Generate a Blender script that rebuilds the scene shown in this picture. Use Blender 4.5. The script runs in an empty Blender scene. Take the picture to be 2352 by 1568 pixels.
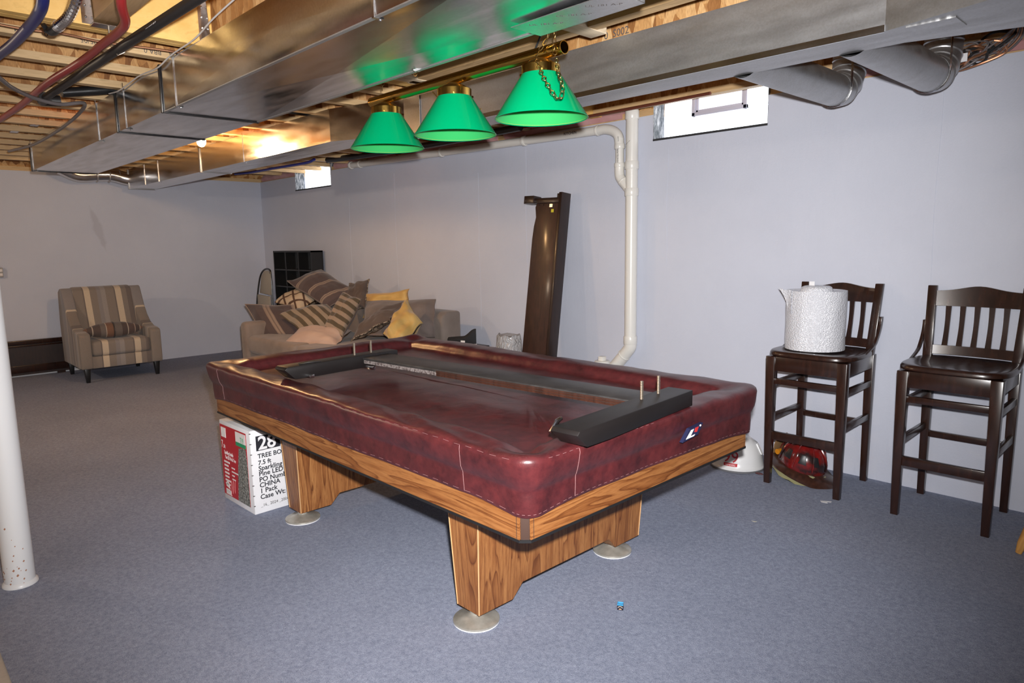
import bpy, bmesh, math, random
from mathutils import Vector, Matrix, noise
random.seed(7)
PI = math.pi
S = bpy.context.scene
COL = S.collection

# ------------------------------------------------------------------ camera
cam_d = bpy.data.cameras.new('camera'); cam = bpy.data.objects.new('camera', cam_d); COL.objects.link(cam)
_r = Vector((0.692291, 0.721438, -0.016123)); _u = Vector((-0.091774, 0.110185, 0.989665)); _f = Vector((-0.715758, 0.683657, -0.142489))
CAM = Vector((9.141348, -4.096043, 1.38))
cam.matrix_world = Matrix(((_r.x, _u.x, -_f.x, CAM.x), (_r.y, _u.y, -_f.y, CAM.y), (_r.z, _u.z, -_f.z, CAM.z), (0, 0, 0, 1)))
cam_d.sensor_width = 36; cam_d.sensor_fit = 'HORIZONTAL'; cam_d.lens = 24.1006
cam_d.clip_start = 0.02; cam_d.clip_end = 60
S.camera = cam
# ------------------------------------------------------------------ world and lights
W = bpy.data.worlds.new('world'); S.world = W; W.use_nodes = True
W.node_tree.nodes['Background'].inputs[0].default_value = (0.80, 0.86, 1.0, 1)
W.node_tree.nodes['Background'].inputs[1].default_value = 0.25
VS = S.view_settings
VS.view_transform = 'Standard'; VS.look = 'None'; VS.exposure = 0.0; VS.gamma = 1.0; VS.use_curve_mapping = False

def spot(name, loc, target, watts, colour, radius, angle, blend):
    d = bpy.data.lights.new(name, 'SPOT'); d.energy = watts; d.color = colour; d.shadow_soft_size = radius
    d.spot_size = math.radians(angle); d.spot_blend = blend
    o = bpy.data.objects.new(name, d); COL.objects.link(o); o.location = loc
    o.rotation_euler = (Vector(target) - Vector(loc)).to_track_quat('-Z', 'Y').to_euler()
    return o
def point(name, loc, watts, colour, radius):
    d = bpy.data.lights.new(name, 'POINT'); d.energy = watts; d.color = colour; d.shadow_soft_size = radius
    o = bpy.data.objects.new(name, d); COL.objects.link(o); o.location = loc
    return o
# the photographer's flash on top of the camera
FLASH = CAM + _u*0.11 + _r*0.035 + _f*0.03
spot('camera_flash', FLASH, CAM + _f*5 - _r*0.16 + _u*0.48, 790, (1.0, 0.985, 0.985), 0.025, 104, 1.0)

# ------------------------------------------------------------------ mesh helpers
class MB:
    def __init__(s): s.v = []; s.f = []; s.m = []
    def add(s, vs, fs, mi=0):
        k = len(s.v); s.v += [tuple(v) for v in vs]; s.f += [tuple(i+k for i in f) for f in fs]; s.m += [mi]*len(fs)
        return s
    def box(s, a, b, M=None, mi=0):
        x0, y0, z0 = a; x1, y1, z1 = b
        vs = [Vector(p) for p in ((x0,y0,z0),(x1,y0,z0),(x1,y1,z0),(x0,y1,z0),(x0,y0,z1),(x1,y0,z1),(x1,y1,z1),(x0,y1,z1))]
        if M is not None: vs = [M @ v for v in vs]
        return s.add(vs, [(0,3,2,1),(4,5,6,7),(0,1,5,4),(1,2,6,5),(2,3,7,6),(3,0,4,7)], mi)
    def hexa(s, lo, hi, mi=0):      # two quads of four points, bottom then top (counter-clockwise from above)
        return s.add(list(lo)+list(hi), [(0,3,2,1),(4,5,6,7),(0,1,5,4),(1,2,6,5),(2,3,7,6),(3,0,4,7)], mi)
    def prism(s, poly, axis, a, b, M=None, mi=0):   # polygon in the other two axes, extruded along axis from a to b
        n = len(poly)
        def P(p, t):
            q = {'x': (t, p[0], p[1]), 'y': (p[0], t, p[1]), 'z': (p[0], p[1], t)}[axis]
            return M @ Vector(q) if M is not None else q
        vs = [P(p, a) for p in poly] + [P(p, b) for p in poly]
        fs = [(i, (i+1) % n, n+(i+1) % n, n+i) for i in range(n)] + [tuple(range(n-1, -1, -1)), tuple(range(n, 2*n))]
        return s.add(vs, fs, mi)
    def tube(s, pts, r, n=10, caps=True, closed=False, mi=0):
        pts = [Vector(p) for p in pts]; m = len(pts); rr = r if isinstance(r, (list, tuple)) else [r]*m
        k = len(s.v); prev = None
        for i in range(m):
            if closed: t = pts[(i+1) % m]-pts[i-1]
            else: t = pts[min(i+1, m-1)]-pts[max(i-1, 0)]
            t.normalize()
            if prev is None:
                a = Vector((0, 0, 1)) if abs(t.z) < .9 else Vector((1, 0, 0))
                nrm = t.cross(a).normalized()
            else:
                nrm = (prev - t*prev.dot(t)).normalized()
            prev = nrm; bn = t.cross(nrm)
            for j in range(n):
                c, d = math.cos(2*PI*j/n), math.sin(2*PI*j/n)
                s.v.append(tuple(pts[i]+(nrm*c+bn*d)*rr[i]))
        M_ = m if closed else m-1
        for i in range(M_):
            i2 = (i+1) % m
            for j in range(n):
                j2 = (j+1) % n
                s.f.append((k+i*n+j, k+i*n+j2, k+i2*n+j2, k+i2*n+j)); s.m.append(mi)
        if caps and not closed:
            s.f.append(tuple(k+j for j in range(n-1, -1, -1))); s.f.append(tuple(k+(m-1)*n+j for j in range(n))); s.m += [mi, mi]
        return s
    def lathe(s, prof, n=32, M=None, mi=0, close=False, caps=True):
        k = len(s.v)
        for r_, z in prof:
            for j in range(n):
                v = Vector((r_*math.cos(2*PI*j/n), r_*math.sin(2*PI*j/n), z))
                s.v.append(tuple(M @ v if M is not None else v))
        m = len(prof)
        for i in range(m if close else m-1):
            i2 = (i+1) % m
            for j in range(n):
                j2 = (j+1) % n
                s.f.append((k+i*n+j, k+i*n+j2, k+i2*n+j2, k+i2*n+j)); s.m.append(mi)
        if caps and not close:
            if prof[0][0] > 1e-6: s.f.append(tuple(k+j for j in range(n-1, -1, -1))); s.m.append(mi)
            if prof[-1][0] > 1e-6: s.f.append(tuple(k+(m-1)*n+j for j in range(n))); s.m.append(mi)
        return s
    def loft(s, rings, caps=True, closed=True, mi=0):
        n = len(rings[0]); k = len(s.v)
        for R in rings: s.v += [tuple(p) for p in R]
        for i in range(len(rings)-1):
            for j in range(n if closed else n-1):
                j2 = (j+1) % n
                s.f.append((k+i*n+j, k+i*n+j2, k+(i+1)*n+j2, k+(i+1)*n+j)); s.m.append(mi)
        if caps and closed:
            s.f.append(tuple(k+j for j in range(n-1, -1, -1))); s.f.append(tuple(k+(len(rings)-1)*n+j for j in range(n))); s.m += [mi, mi]
        return s
    def ball(s, c, r, n=16, m=10, mi=0):
        c = Vector(c); rx, ry, rz = r if isinstance(r, (tuple, list)) else (r, r, r)
        return s.loft([[c+Vector((rx*math.sin(a)*math.cos(2*PI*j/n), ry*math.sin(a)*math.sin(2*PI*j/n), -rz*math.cos(a))) for j in range(n)] for a in [PI*max(.02, min(.98, i/m)) for i in range(m+1)]], mi=mi)

def obj(name, mb, mat, parent=None, smooth=False, bevel=0, seg=2, sub=0, angle=40):
    me = bpy.data.meshes.new(name); me.from_pydata(mb.v, [], mb.f); me.update()
    mats = mat if isinstance(mat, (list, tuple)) else [mat]
    for m in mats: me.materials.append(m)
    if any(mb.m):
        for p, i in zip(me.polygons, mb.m): p.material_index = i
    bm = bmesh.new(); bm.from_mesh(me); bmesh.ops.recalc_face_normals(bm, faces=bm.faces)
    if bevel: 
        es = [e for e in bm.edges if len(e.link_faces) == 2 and e.calc_face_angle(0) > math.radians(30)]
        bmesh.ops.bevel(bm, geom=es, offset=bevel, segments=seg, affect='EDGES', clamp_overlap=True, profile=.5)
    bm.to_mesh(me); bm.free()
    if smooth or bevel:
        for p in me.polygons: p.use_smooth = True
        if hasattr(me, 'set_sharp_from_angle'): me.set_sharp_from_angle(angle=math.radians(angle))
    o = bpy.data.objects.new(name, me); COL.objects.link(o)
    if sub:
        md = o.modifiers.new('sub', 'SUBSURF'); md.levels = sub; md.render_levels = sub
    if parent is not None: adopt(o, parent)
    return o
def wm(o):
    return o.matrix_basis.copy() if o.parent is None else wm(o.parent) @ o.matrix_parent_inverse @ o.matrix_basis
def adopt(o, parent):      # keep the world placement of what is parented
    o.parent = parent; o.matrix_parent_inverse = wm(parent).inverted()
    return o
def tag(o, label, cat, group=None):
    o['label'] = label; o['category'] = cat
    if group: o['group'] = group
    return o
def thing(name, label, cat, loc=(0,0,0), group=None, rotz=0):
    o = bpy.data.objects.new(name, None); COL.objects.link(o); o.location = loc; o.rotation_euler = (0,0,rotz); o.empty_display_size = .1
    return tag(o, label, cat, group)
def struct(o): o['kind'] = 'structure'; return o
def lbl(o, label): o['label'] = label; return o
def smoothstep(a, b, x):
    t = max(0, min(1, (x-a)/(b-a))); return t*t*(3-2*t)
def spline(pts, k=8):       # Catmull-Rom through the points
    P = [Vector(p) for p in pts]; P = [2*P[0]-P[1]] + P + [2*P[-1]-P[-2]]; out = []
    for i in range(1, len(P)-2):
        for j in range(k):
            t = j/k; a, b, c, d = P[i-1], P[i], P[i+1], P[i+2]
            out.append(.5*((2*b)+(c-a)*t+(2*a-5*b+4*c-d)*t*t+(3*b-a-3*c+d)*t**3))
    out.append(P[-2]); return out
def text(name, s, size, M, mat, parent, ext=.0004, ax='LEFT', sx=1.0, bold=0.0):
    cu = bpy.data.curves.new(name, 'FONT'); cu.body = s; cu.size = size; cu.extrude = ext; cu.align_x = ax; cu.resolution_u = 3; cu.offset = bold
    t = bpy.data.objects.new(name, cu); COL.objects.link(t)
    me = bpy.data.meshes.new_from_object(t.evaluated_get(bpy.context.evaluated_depsgraph_get()))
    bpy.data.objects.remove(t); bpy.data.curves.remove(cu)
    me.transform(M @ Matrix.Diagonal((sx, 1, 1, 1))); me.materials.clear(); me.materials.append(mat)
    o = bpy.data.objects.new(name, me); COL.objects.link(o)
    if parent is not None: adopt(o, parent)
    return o
def frame(o, x, y):         # matrix from origin and the x and y directions
    x = Vector(x).normalized(); y = Vector(y).normalized(); z = x.cross(y).normalized(); y = z.cross(x)
    return Matrix(((x.x, y.x, z.x, o[0]), (x.y, y.y, z.y, o[1]), (x.z, y.z, z.z, o[2]), (0, 0, 0, 1)))

# ------------------------------------------------------------------ materials
class NT:
    def __init__(s, name):
        s.m = bpy.data.materials.new(name); s.m.use_nodes = True; s.t = s.m.node_tree; s.b = s.t.nodes['Principled BSDF']; s.out = s.t.nodes['Material Output']
    def n(s, typ, **kw):
        nd = s.t.nodes.new(typ)
        for k, v in kw.items():
            if k.startswith('i_'):
                key = k[2:]; key = int(key) if key.isdigit() else key.replace('_', ' ')
                sock = nd.inputs[key]
                if isinstance(v, bpy.types.NodeSocket): s.t.links.new(v, sock)
                else: sock.default_value = v
            else: setattr(nd, k, v)
        return nd
    def coord(s, kind='Object', scale=(1,1,1), rot=(0,0,0), loc=(0,0,0)):
        c = s.n('ShaderNodeTexCoord'); mp = s.n('ShaderNodeMapping')
        s.t.links.new(c.outputs[kind], mp.inputs[0]); mp.inputs['Scale'].default_value = scale; mp.inputs['Rotation'].default_value = rot; mp.inputs['Location'].default_value = loc
        return mp.outputs[0]
    def noise(s, vec, scale=5, detail=3, rough=.5, dist=0):
        return s.n('ShaderNodeTexNoise', i_Vector=vec, i_Scale=scale, i_Detail=detail, i_Roughness=rough, i_Distortion=dist).outputs['Fac']
    def voro(s, vec, scale=5, feature='F1', out='Distance'):
        return s.n('ShaderNodeTexVoronoi', i_Vector=vec, i_Scale=scale, feature=feature).outputs[out]
    def ramp(s, fac, stops, interp='LINEAR'):
        r = s.n('ShaderNodeValToRGB'); s.t.links.new(fac, r.inputs[0]); e = r.color_ramp.elements; r.color_ramp.interpolation = interp
        while len(e) < len(stops): e.new(.5)
        for el, (p, c) in zip(e, stops): el.position = p; el.color = (*c, 1) if len(c) == 3 else c
        return r.outputs[0]
    def mix(s, a, b, f, mode='MIX'):
        nd = s.n('ShaderNodeMix', data_type='RGBA', blend_type=mode)
        for sock, v in ((nd.inputs[0], f), (nd.inputs[6], a), (nd.inputs[7], b)):
            if isinstance(v, bpy.types.NodeSocket): s.t.links.new(v, sock)
            else: sock.default_value = v if not isinstance(v, tuple) or len(v) == 4 else (*v, 1)
        return nd.outputs[2]
    def math(s, op, a, b=0.0):
        nd = s.n('ShaderNodeMath', operation=op)
        for i, v in enumerate((a, b)):
            if isinstance(v, bpy.types.NodeSocket): s.t.links.new(v, nd.inputs[i])
            else: nd.inputs[i].default_value = v
        return nd.outputs[0]
    def sep(s, vec): return s.n('ShaderNodeSeparateXYZ', i_0=vec).outputs
    def bump(s, h, strength=.3, dist=.01):
        b = s.n('ShaderNodeBump', i_Height=h, i_Strength=strength, i_Distance=dist); s.t.links.new(b.outputs[0], s.b.inputs['Normal']); return s
    def base(s, c):
        if isinstance(c, bpy.types.NodeSocket): s.t.links.new(c, s.b.inputs['Base Color'])
        else: s.b.inputs['Base Color'].default_value = (*c, 1)
        return s
    def set(s, **kw):
        for k, v in kw.items():
            key = {'rough': 'Roughness', 'metal': 'Metallic', 'spec': 'Specular IOR Level', 'coat': 'Coat Weight', 'coatr': 'Coat Roughness', 'trans': 'Transmission Weight', 'sheen': 'Sheen Weight', 'alpha': 'Alpha', 'ior': 'IOR', 'aniso': 'Anisotropic'}[k]
            if isinstance(v, bpy.types.NodeSocket): s.t.links.new(v, s.b.inputs[key])
            else: s.b.inputs[key].default_value = v
        return s
def plain(name, c, rough=.5, **kw): return NT(name).base(c).set(rough=rough, **kw).m
def cloth(name, c1, c2, sc=60, rough=.9, sheen=.2):
    t = NT(name); v = t.coord(); t.base(t.mix(t.ramp(t.noise(v, 6, 3), [(.3, c1), (.7, c2)]), (.5, .5, .5), .0))
    t.bump(t.noise(v, sc*6, 2), .25, .002).set(rough=rough, sheen=sheen); return t.m

def m_wall():
    t = NT('wall_paint'); v = t.coord()
    c = t.ramp(t.noise(v, 1.3, 4, .6), [(.3, (.555, .582, .675)), (.7, (.605, .632, .725))])
    big = t.noise(t.coord(scale=(6, 6, 1.2)), 8, 3)
    h = t.math('ADD', t.math('MULTIPLY', t.noise(v, 70, 4, .7), .6), t.math('MULTIPLY', big, .5))
    return t.base(c).bump(h, .28, .008).set(rough=.55, spec=.35).m
def m_carpet():
    t = NT('blue_grey_carpet'); v = t.coord()
    n = t.noise(v, 420, 2, .8); n2 = t.noise(v, 55, 4, .8); n3 = t.noise(v, 1.1, 3)
    c = t.ramp(n, [(.30, (.125, .145, .22)), (.5, (.31, .345, .46)), (.72, (.57, .61, .74))])
    c = t.mix(c, t.ramp(n2, [(.35, (.155, .18, .255)), (.65, (.40, .435, .55))]), .45)
    c = t.mix(c, t.ramp(n3, [(.3, (.85, .85, .85)), (.7, (1, 1, 1))]), 1.0, 'MULTIPLY')
    return t.base(c).bump(t.math('ADD', n, n2), .55, .006).set(rough=.97, spec=.1).m
def m_osb(name='osb', sc=(1,1,1), dark=1.0):
    t = NT(name); v = t.coord(scale=sc)
    w = t.n('ShaderNodeMix', data_type='RGBA', i_0=.06); t.t.links.new(v, w.inputs[6]); nn = t.n('ShaderNodeTexNoise', i_Vector=v, i_Scale=9.0); t.t.links.new(nn.outputs['Color'], w.inputs[7])
    vo = t.n('ShaderNodeTexVoronoi', i_Vector=w.outputs[2], i_Scale=14.0)
    c = t.ramp(t.sep(vo.outputs['Color'])[0], [(0, (.27*dark, .11*dark, .03*dark)), (.3, (.50*dark, .24*dark, .075*dark)), (.65, (.66*dark, .37*dark, .14*dark)), (1, (.80*dark, .52*dark, .24*dark))])
    fine = t.noise(t.coord(scale=(sc[0]*4, sc[1]*4, sc[2]*2)), 40, 3)
    c = t.mix(c, t.ramp(fine, [(.3, (.6, .5, .45)), (.6, (1, 1, 1))]), .7, 'MULTIPLY')
    return t.base(c).bump(vo.outputs['Distance'], .5, .004).set(rough=.7).m
def m_pine(name, c1, c2, sc, knots=False):
    t = NT(name); v = t.coord(scale=sc)
    n = t.noise(v, 6, 4, .6, 1.2)
    c = t.ramp(n, [(.3, c1), (.55, c2), (.7, tuple(x*.85 for x in c1))])
    if knots:
        k = t.voro(t.coord(scale=(3, 3, 5)), 1.15)
        c = t.mix((.28, .10, .03), c, t.ramp(k, [(.05, (0,0,0)), (.10, (1,1,1))]))
    return t.base(c).bump(n, .12, .003).set(rough=.62).m
def m_galv(name, base=.62, rough=.30, metal=1.0):
    t = NT(name); v = t.coord(); sp = t.n('ShaderNodeTexVoronoi', i_Vector=v, i_Scale=170.0)
    c = t.ramp(t.sep(sp.outputs['Color'])[0], [(0, (base*.93,)*3), (1, (base*1.03, base*1.04, base*1.06))])
    r = t.ramp(t.noise(t.coord(scale=(1, 6, 6)), 3, 4), [(.3, (rough-.06,)*3), (.7, (rough+.08,)*3)])
    return t.base(c).bump(t.noise(t.coord(scale=(.5, 1.6, 1.6)), 1.6, 1), .07, .04).set(rough=r, metal=metal).m
def m_vinyl():
    t = NT('maroon_vinyl'); v = t.coord()
    n = t.noise(v, 9, 5, .65); n2 = t.noise(v, 38, 4, .6)
    c = t.ramp(n, [(.32, (.034, .0072, .0095)), (.5, (.066, .0118, .0145)), (.68, (.106, .018, .020))])
    c = t.mix(c, t.ramp(n2, [(.35, (.036, .009, .011)), (.6, (.10, .020, .021))]), .35)
    dust = t.math('MULTIPLY', t.ramp(t.noise(v, 160, 3, .8), [(.55, (0,0,0)), (.75, (1,1,1))]), t.ramp(t.noise(t.coord(), 2.2, 3), [(.45, (0,0,0)), (.7, (.35,.35,.35))]))
    g = t.n('ShaderNodeNewGeometry'); up = t.ramp(t.sep(g.outputs['Normal'])[2], [(.75, (0,0,0)), (.98, (1,1,1))])
    c = t.mix(c, (.34, .27, .22), t.math('MULTIPLY', dust, up))
    h = t.math('ADD', t.math('MULTIPLY', t.noise(v, 5, 3, .5, .8), 1.0), t.math('MULTIPLY', t.noise(v, 240, 2), .06))
    return t.base(c).bump(h, .16, .03).set(rough=.34, spec=.5, coat=.10, coatr=.2).m
def m_veneer(name, axis):
    t = NT(name)
    sc = {'x': (.35, 5, 5), 'y': (5, .35, 5), 'z': (5, 5, .30)}[axis]
    v = t.coord(scale=sc)
    n = t.noise(v, 2.6, 2, .5, .9)
    rings = t.math('FRACT', t.math('MULTIPLY', n, 7.0))       # contour lines of a stretched noise read as cathedral grain
    c = t.ramp(rings, [(0, (.140, .046, .0125)), (.10, (.24, .090, .026)), (.45, (.33, .138, .043)), (.9, (.375, .168, .055)), (1, (.24, .090, .026))])
    fine = t.noise(t.coord(scale=tuple(x*9 for x in sc)), 4, 3, .7)
    c = t.mix(c, t.ramp(fine, [(.32, (.58, .48, .42)), (.55, (1, 1, 1))]), .8, 'MULTIPLY')
    broad = t.noise(t.coord(scale=tuple(x*1.6 for x in sc)), 1.3, 2)
    c = t.mix(c, t.ramp(broad, [(.35, (.66, .55, .48)), (.62, (1, 1, 1))]), .75, 'MULTIPLY')
    return t.base(c).set(rough=.38, spec=.45).m
def m_dark(name='espresso_wood', k=1.0, rough=.27):
    t = NT(name); n = t.noise(t.coord(scale=(14, 14, 2.5)), 4, 3)
    return t.base(t.ramp(n, [(.3, (.018*k, .0075*k, .0050*k)), (.7, (.036*k, .0135*k, .0085*k))])).set(rough=rough, spec=.5, coat=.25, coatr=.15).m
def m_stripes(name, axis, period_stops, width, rough=.9, sheen=.25, rot=0, wob=0):
    # stripes in object space: position along axis / width -> constant ramp, mirrored beyond
    t = NT(name); v = t.coord('UV', rot=(0, 0, rot)); s = t.sep(v)[axis]
    x = t.math('ADD', t.math('DIVIDE', s, width), .5)
    if wob: x = t.math('ADD', x, t.math('MULTIPLY', t.math('SUBTRACT', t.noise(v, 5, 2), .5), wob))
    c = t.ramp(t.math('FRACT', x), period_stops, 'CONSTANT')
    c = t.mix(c, t.ramp(t.noise(t.coord(), 300, 2), [(.3, (.75, .75, .75)), (.7, (1, 1, 1))]), .8, 'MULTIPLY')
    return t.base(c).bump(t.noise(t.coord(), 30, 3), .2, .006).set(rough=rough, sheen=sheen).m
def m_emit(name, c, e):
    t = NT(name); t.base(c); t.b.inputs['Emission Color'].default_value = (*c, 1); t.b.inputs['Emission Strength'].default_value = e; return t.m

WALL = m_wall(); CARPET = m_carpet()
OSBJ = m_osb('osb_web', (1.6, 1.6, .55)); OSBF = m_osb('osb_subfloor', (.8, 1.6, 1))
FLANGE_Y = m_pine('pine_flange_y', (.55, .36, .17), (.70, .49, .26), (4, .5, 4)); FLANGE_X = m_pine('pine_flange_x', (.50, .31, .14), (.64, .43, .22), (.5, 4, 4))
LVL = m_pine('yellow_header', (.78, .46, .12), (.86, .55, .18), (5, .9, 2.2), True)
GALV = m_galv('galvanised_steel', .74, .19); GALV_D = m_galv('dull_galvanised_steel', .50, .42, .9); GALV_S = m_galv('shiny_galvanised', .75, .18)
SEAL = plain('black_duct_sealant', (.012, .011, .012), .35); FOIL = m_galv('foil_tape', .72, .33)
VINYL = m_vinyl(); VEN_X = m_veneer('oak_veneer_long', 'x'); VEN_Y = m_veneer('oak_veneer_short', 'y'); VEN_Z = m_veneer('oak_veneer_legs', 'z')
DARK = m_dark(); DARKR = m_dark('cherry_stained_wood', 1.5, .48); DARKM = m_dark('matt_dark_wood', .75, .42)
BLACK = plain('black_laminate', (.010, .010, .011), .35); BLACKP = plain('black_plastic', (.012, .012, .013), .4); BROWNMET = plain('brown_painted_metal', (.055, .03, .022), .5)
ALU = NT('cast_aluminium'); ALU.base(ALU.ramp(ALU.noise(ALU.coord(), 30, 4), [(.3, (.40, .38, .33)), (.7, (.56, .54, .48))])).set(metal=.55, rough=.34); ALU = ALU.m
CHROME = plain('bright_steel', (.75, .75, .76), .18, metal=1.0); BOLT = plain('zinc_bolt', (.55, .47, .38), .4, metal=1.0)
BRASS = plain('polished_brass', (.62, .40, .10), .16, metal=1.0); BRASS_D = plain('brass_chain', (.60, .43, .18), .28, metal=1.0)
PVC = plain('white_pvc', (.76, .74, .69), .32); WHITEP = plain('white_paint', (.78, .79, .80), .35); INK = plain('black_ink', (.012, .012, .02), .7); GREYINK = plain('grey_ink', (.10, .09, .09), .8)
WHITE = plain('white_board', (.80, .80, .82), .6); RED = plain('red_print', (.46, .012, .022), .4); WPRINT = plain('white_print', (.82, .78, .76), .5); GREENP = plain('green_print', (.02, .30, .13), .5)
COPPER = plain('copper_wire', (.55, .27, .15), .35, metal=.8); REDPEX = plain('red_tubing', (.30, .022, .022), .35); BLUEPEX = plain('blue_tubing', (.012, .018, .13), .35); BLUEPEX2 = plain('bright_blue_tubing', (.02, .03, .30), .35)
BLKPIPE = plain('black_iron_pipe', (.022, .020, .020), .45, metal=.3); GREYC = plain('grey_cable', (.17, .15, .15), .5)
PINK = cloth('pink_insulation', (.48, .22, .22), (.60, .34, .33)); CONC = NT('concrete'); CONC.base(CONC.ramp(CONC.noise(CONC.coord(), 7, 5, .7), [(.3, (.42, .37, .32)), (.7, (.56, .51, .45))])).set(rough=.9); CONC = CONC.m
TAUPE = cloth('taupe_microfibre', (.180, .140, .118), (.245, .198, .170)); TAUPE2 = cloth('plum_grey_plush', (.125, .100, .092), (.185, .150, .138)); BROWNF = cloth('brown_velvet', (.075, .052, .043), (.105, .074, .060))
PINKF = cloth('blush_satin', (.42, .30, .25), (.50, .37, .31), 10, .55); YELF = cloth('gold_satin', (.50, .30, .075), (.62, .40, .13), 10, .5)

# ------------------------------------------------------------------ room shell
ZW = 2.235; ZJ = 2.28
floor = struct(obj('floor', MB().box((-.3, -8.3, -.2), (12.8, .3, 0.0)), CONC))
mb = MB()
mb.add([(0, -3.87, .004), (12.5, -3.87, .004), (12.5, -.0, .004), (0, -.0, .004)], [(0, 1, 2, 3)])
mb.add([(0, -8.0, .004), (4.6, -8.0, .004), (4.6, -3.87, .004), (0, -3.87, .004)], [(0, 1, 2, 3)])
carpet = tag(obj('carpet', mb, CARPET), 'blue grey speckled wall-to-wall carpet on the basement floor', 'carpet')
W1 = (1.00, 1.875); W2 = (6.297, 7.123); WZ = 2.062
prof = [(-.3, -.2), (12.8, -.2), (12.8, ZW), (W2[1], ZW), (W2[1], WZ), (W2[0], WZ), (W2[0], ZW), (W1[1], ZW), (W1[1], WZ), (W1[0], WZ), (W1[0], ZW), (-.3, ZW)]
wall_right = struct(obj('wall_right', MB().prism(prof, 'y', 0, .3), WALL))
def m_wall_dark_patch():
    t = NT('wall_paint_dark_patch'); v = t.coord()
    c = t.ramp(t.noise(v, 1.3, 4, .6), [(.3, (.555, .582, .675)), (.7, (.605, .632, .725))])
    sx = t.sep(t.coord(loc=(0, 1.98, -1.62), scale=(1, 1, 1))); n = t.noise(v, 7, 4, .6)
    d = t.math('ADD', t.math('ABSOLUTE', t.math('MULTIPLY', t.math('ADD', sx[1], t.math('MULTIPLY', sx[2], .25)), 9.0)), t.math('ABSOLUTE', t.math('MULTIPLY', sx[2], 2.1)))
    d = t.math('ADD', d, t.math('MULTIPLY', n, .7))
    c = t.mix(t.mix(c, (.80, .78, .78), 1.0, 'MULTIPLY'), c, t.ramp(d, [(.75, (.35, .35, .35)), (1.25, (1, 1, 1))]))  # soft darker upright patch mixed into the paint colour
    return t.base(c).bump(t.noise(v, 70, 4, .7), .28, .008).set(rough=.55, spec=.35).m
wall_far = struct(obj('wall_far', MB().box((-.3, -8.3, -.2), (0, 0, ZW)), m_wall_dark_patch()))
wall_left = struct(obj('wall_left', MB().box((-.3, -8.6, -.2), (12.8, -8.3, 2.52)), WALL))
wall_back = struct(obj('wall_back', MB().box((12.5, -8.3, -.2), (12.8, 0, 2.52)), WALL))
# hairline cracks and form lines on the right wall, fine raised seams
mb = MB()
for x, z0, z1 in ((2.25, .9, 1.9), (3.15, .8, 2.1), (4.45, .6, 2.0), (5.05, .9, 2.15), (6.42, 1.2, 2.0), (8.05, .9, 2.1)):
    mb.tube([(x+.004*math.sin(7*k), -.0005, z0+(z1-z0)*k/12) for k in range(13)], .0011, 5)
seams = obj('wall_seam', mb, WALL, wall_right)
# sill plates, rim board, insulation
sill = struct(obj('trim_1', MB().box((-.3, .02, ZW), (W1[0], .16, ZJ)).box((W1[1], .02, ZW), (W2[0], .16, ZJ)).box((W2[1], .02, ZW), (12.8, .16, ZJ)), FLANGE_X))
sill2 = struct(obj('trim_2', MB().box((-.16, -8.3, ZW), (-.02, .02, ZJ)), FLANGE_Y))
rim = struct(obj('trim_3', MB().box((-.3, .17, ZJ), (W1[0], .2, 2.52)).box((W1[1], .17, ZJ), (W2[0], .2, 2.52)).box((W2[1], .17, ZJ), (12.8, .2, 2.52)).box((-.3, .17, 2.43), (12.8, .2, 2.52)), OSBF))
rim2 = struct(obj('trim_4', MB().box((-.2, -8.3, ZJ), (-.17, .2, 2.52)), OSBF))
mb = MB()
def batt(x0, x1, z0=ZW, z1=2.33, y=.012):
    n = max(2, int((x1-x0)/.12)); R = []
    for i in range(n+1):
        x = x0+(x1-x0)*i/n; w = .03*noise.noise((x*7, 1, 2)); h = .022*noise.noise((x*9, 4, 1))
        R.append([(x, y+.10, z0), (x, y+.0+w*.5, z0+.012), (x, y-.018+w, z0+.045+h), (x, y+.01, z1+h), (x, y+.12, z1)])
    mb.loft(R)
for a, b in ((1.95, 3.2), (3.3, 4.7), (4.8, 6.02), (7.3, 7.9), (7.95, 8.7), (.05, .95)): batt(a, b)
insul = obj('insulation_batt', mb, PINK, smooth=True); tag(insul, 'pink fibreglass insulation stuffed along the top of the right wall', 'insulation'); insul['kind'] = 'stuff'

# ceiling: subfloor with I-joists and header as its pieces
ceiling = struct(obj('ceiling', MB().box((-.3, -8.6, 2.52), (12.8, .3, 2.545)), OSBF))
FW, FH = .060, .037
def ijoist_mesh(L, along):
    web = MB(); fl = MB()
    if along == 'y':
        web.box((-.005, 0, ZJ+FH-.012), (.005, L, 2.52-FH+.012)); 
        f1 = ((-FW/2, 0, 0), (FW/2, L, FH))
    else:
        web.box((0, -.005, ZJ+FH-.012), (L, .005, 2.52-FH+.012))
        f1 = ((0, -FW/2, 0), (L, FW/2, FH))
    fl.box(*f1)
    return web, fl
jw, jf = ijoist_mesh(8.28, 'y'); xw, xf = ijoist_mesh(6.68, 'x')
def first_or_copy(store, key, name, mb, mat, parent, loc):
    if key not in store:
        o = obj(name, mb, mat, parent); store[key] = o
    else:
        o = store[key].copy(); COL.objects.link(o); o.parent = parent
    o.matrix_parent_inverse = Matrix(); o.location = loc; return o
ST = {}
def add_joist(key, web, fl, matf, loc):
    w = first_or_copy(ST, key+'w', 'joist', web, OSBJ, ceiling, loc)
    for z in (ZJ, 2.52-FH):
        f = first_or_copy(ST, key+'f', 'joist_flange', fl, matf, w, (0, 0, z))
    return w
JX = [5.49-.4064*k for k in range(13)]
JT = []
for x in JX: JT.append(add_joist('y', jw, jf, FLANGE_Y, (x, -8.1, 0)))
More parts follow.
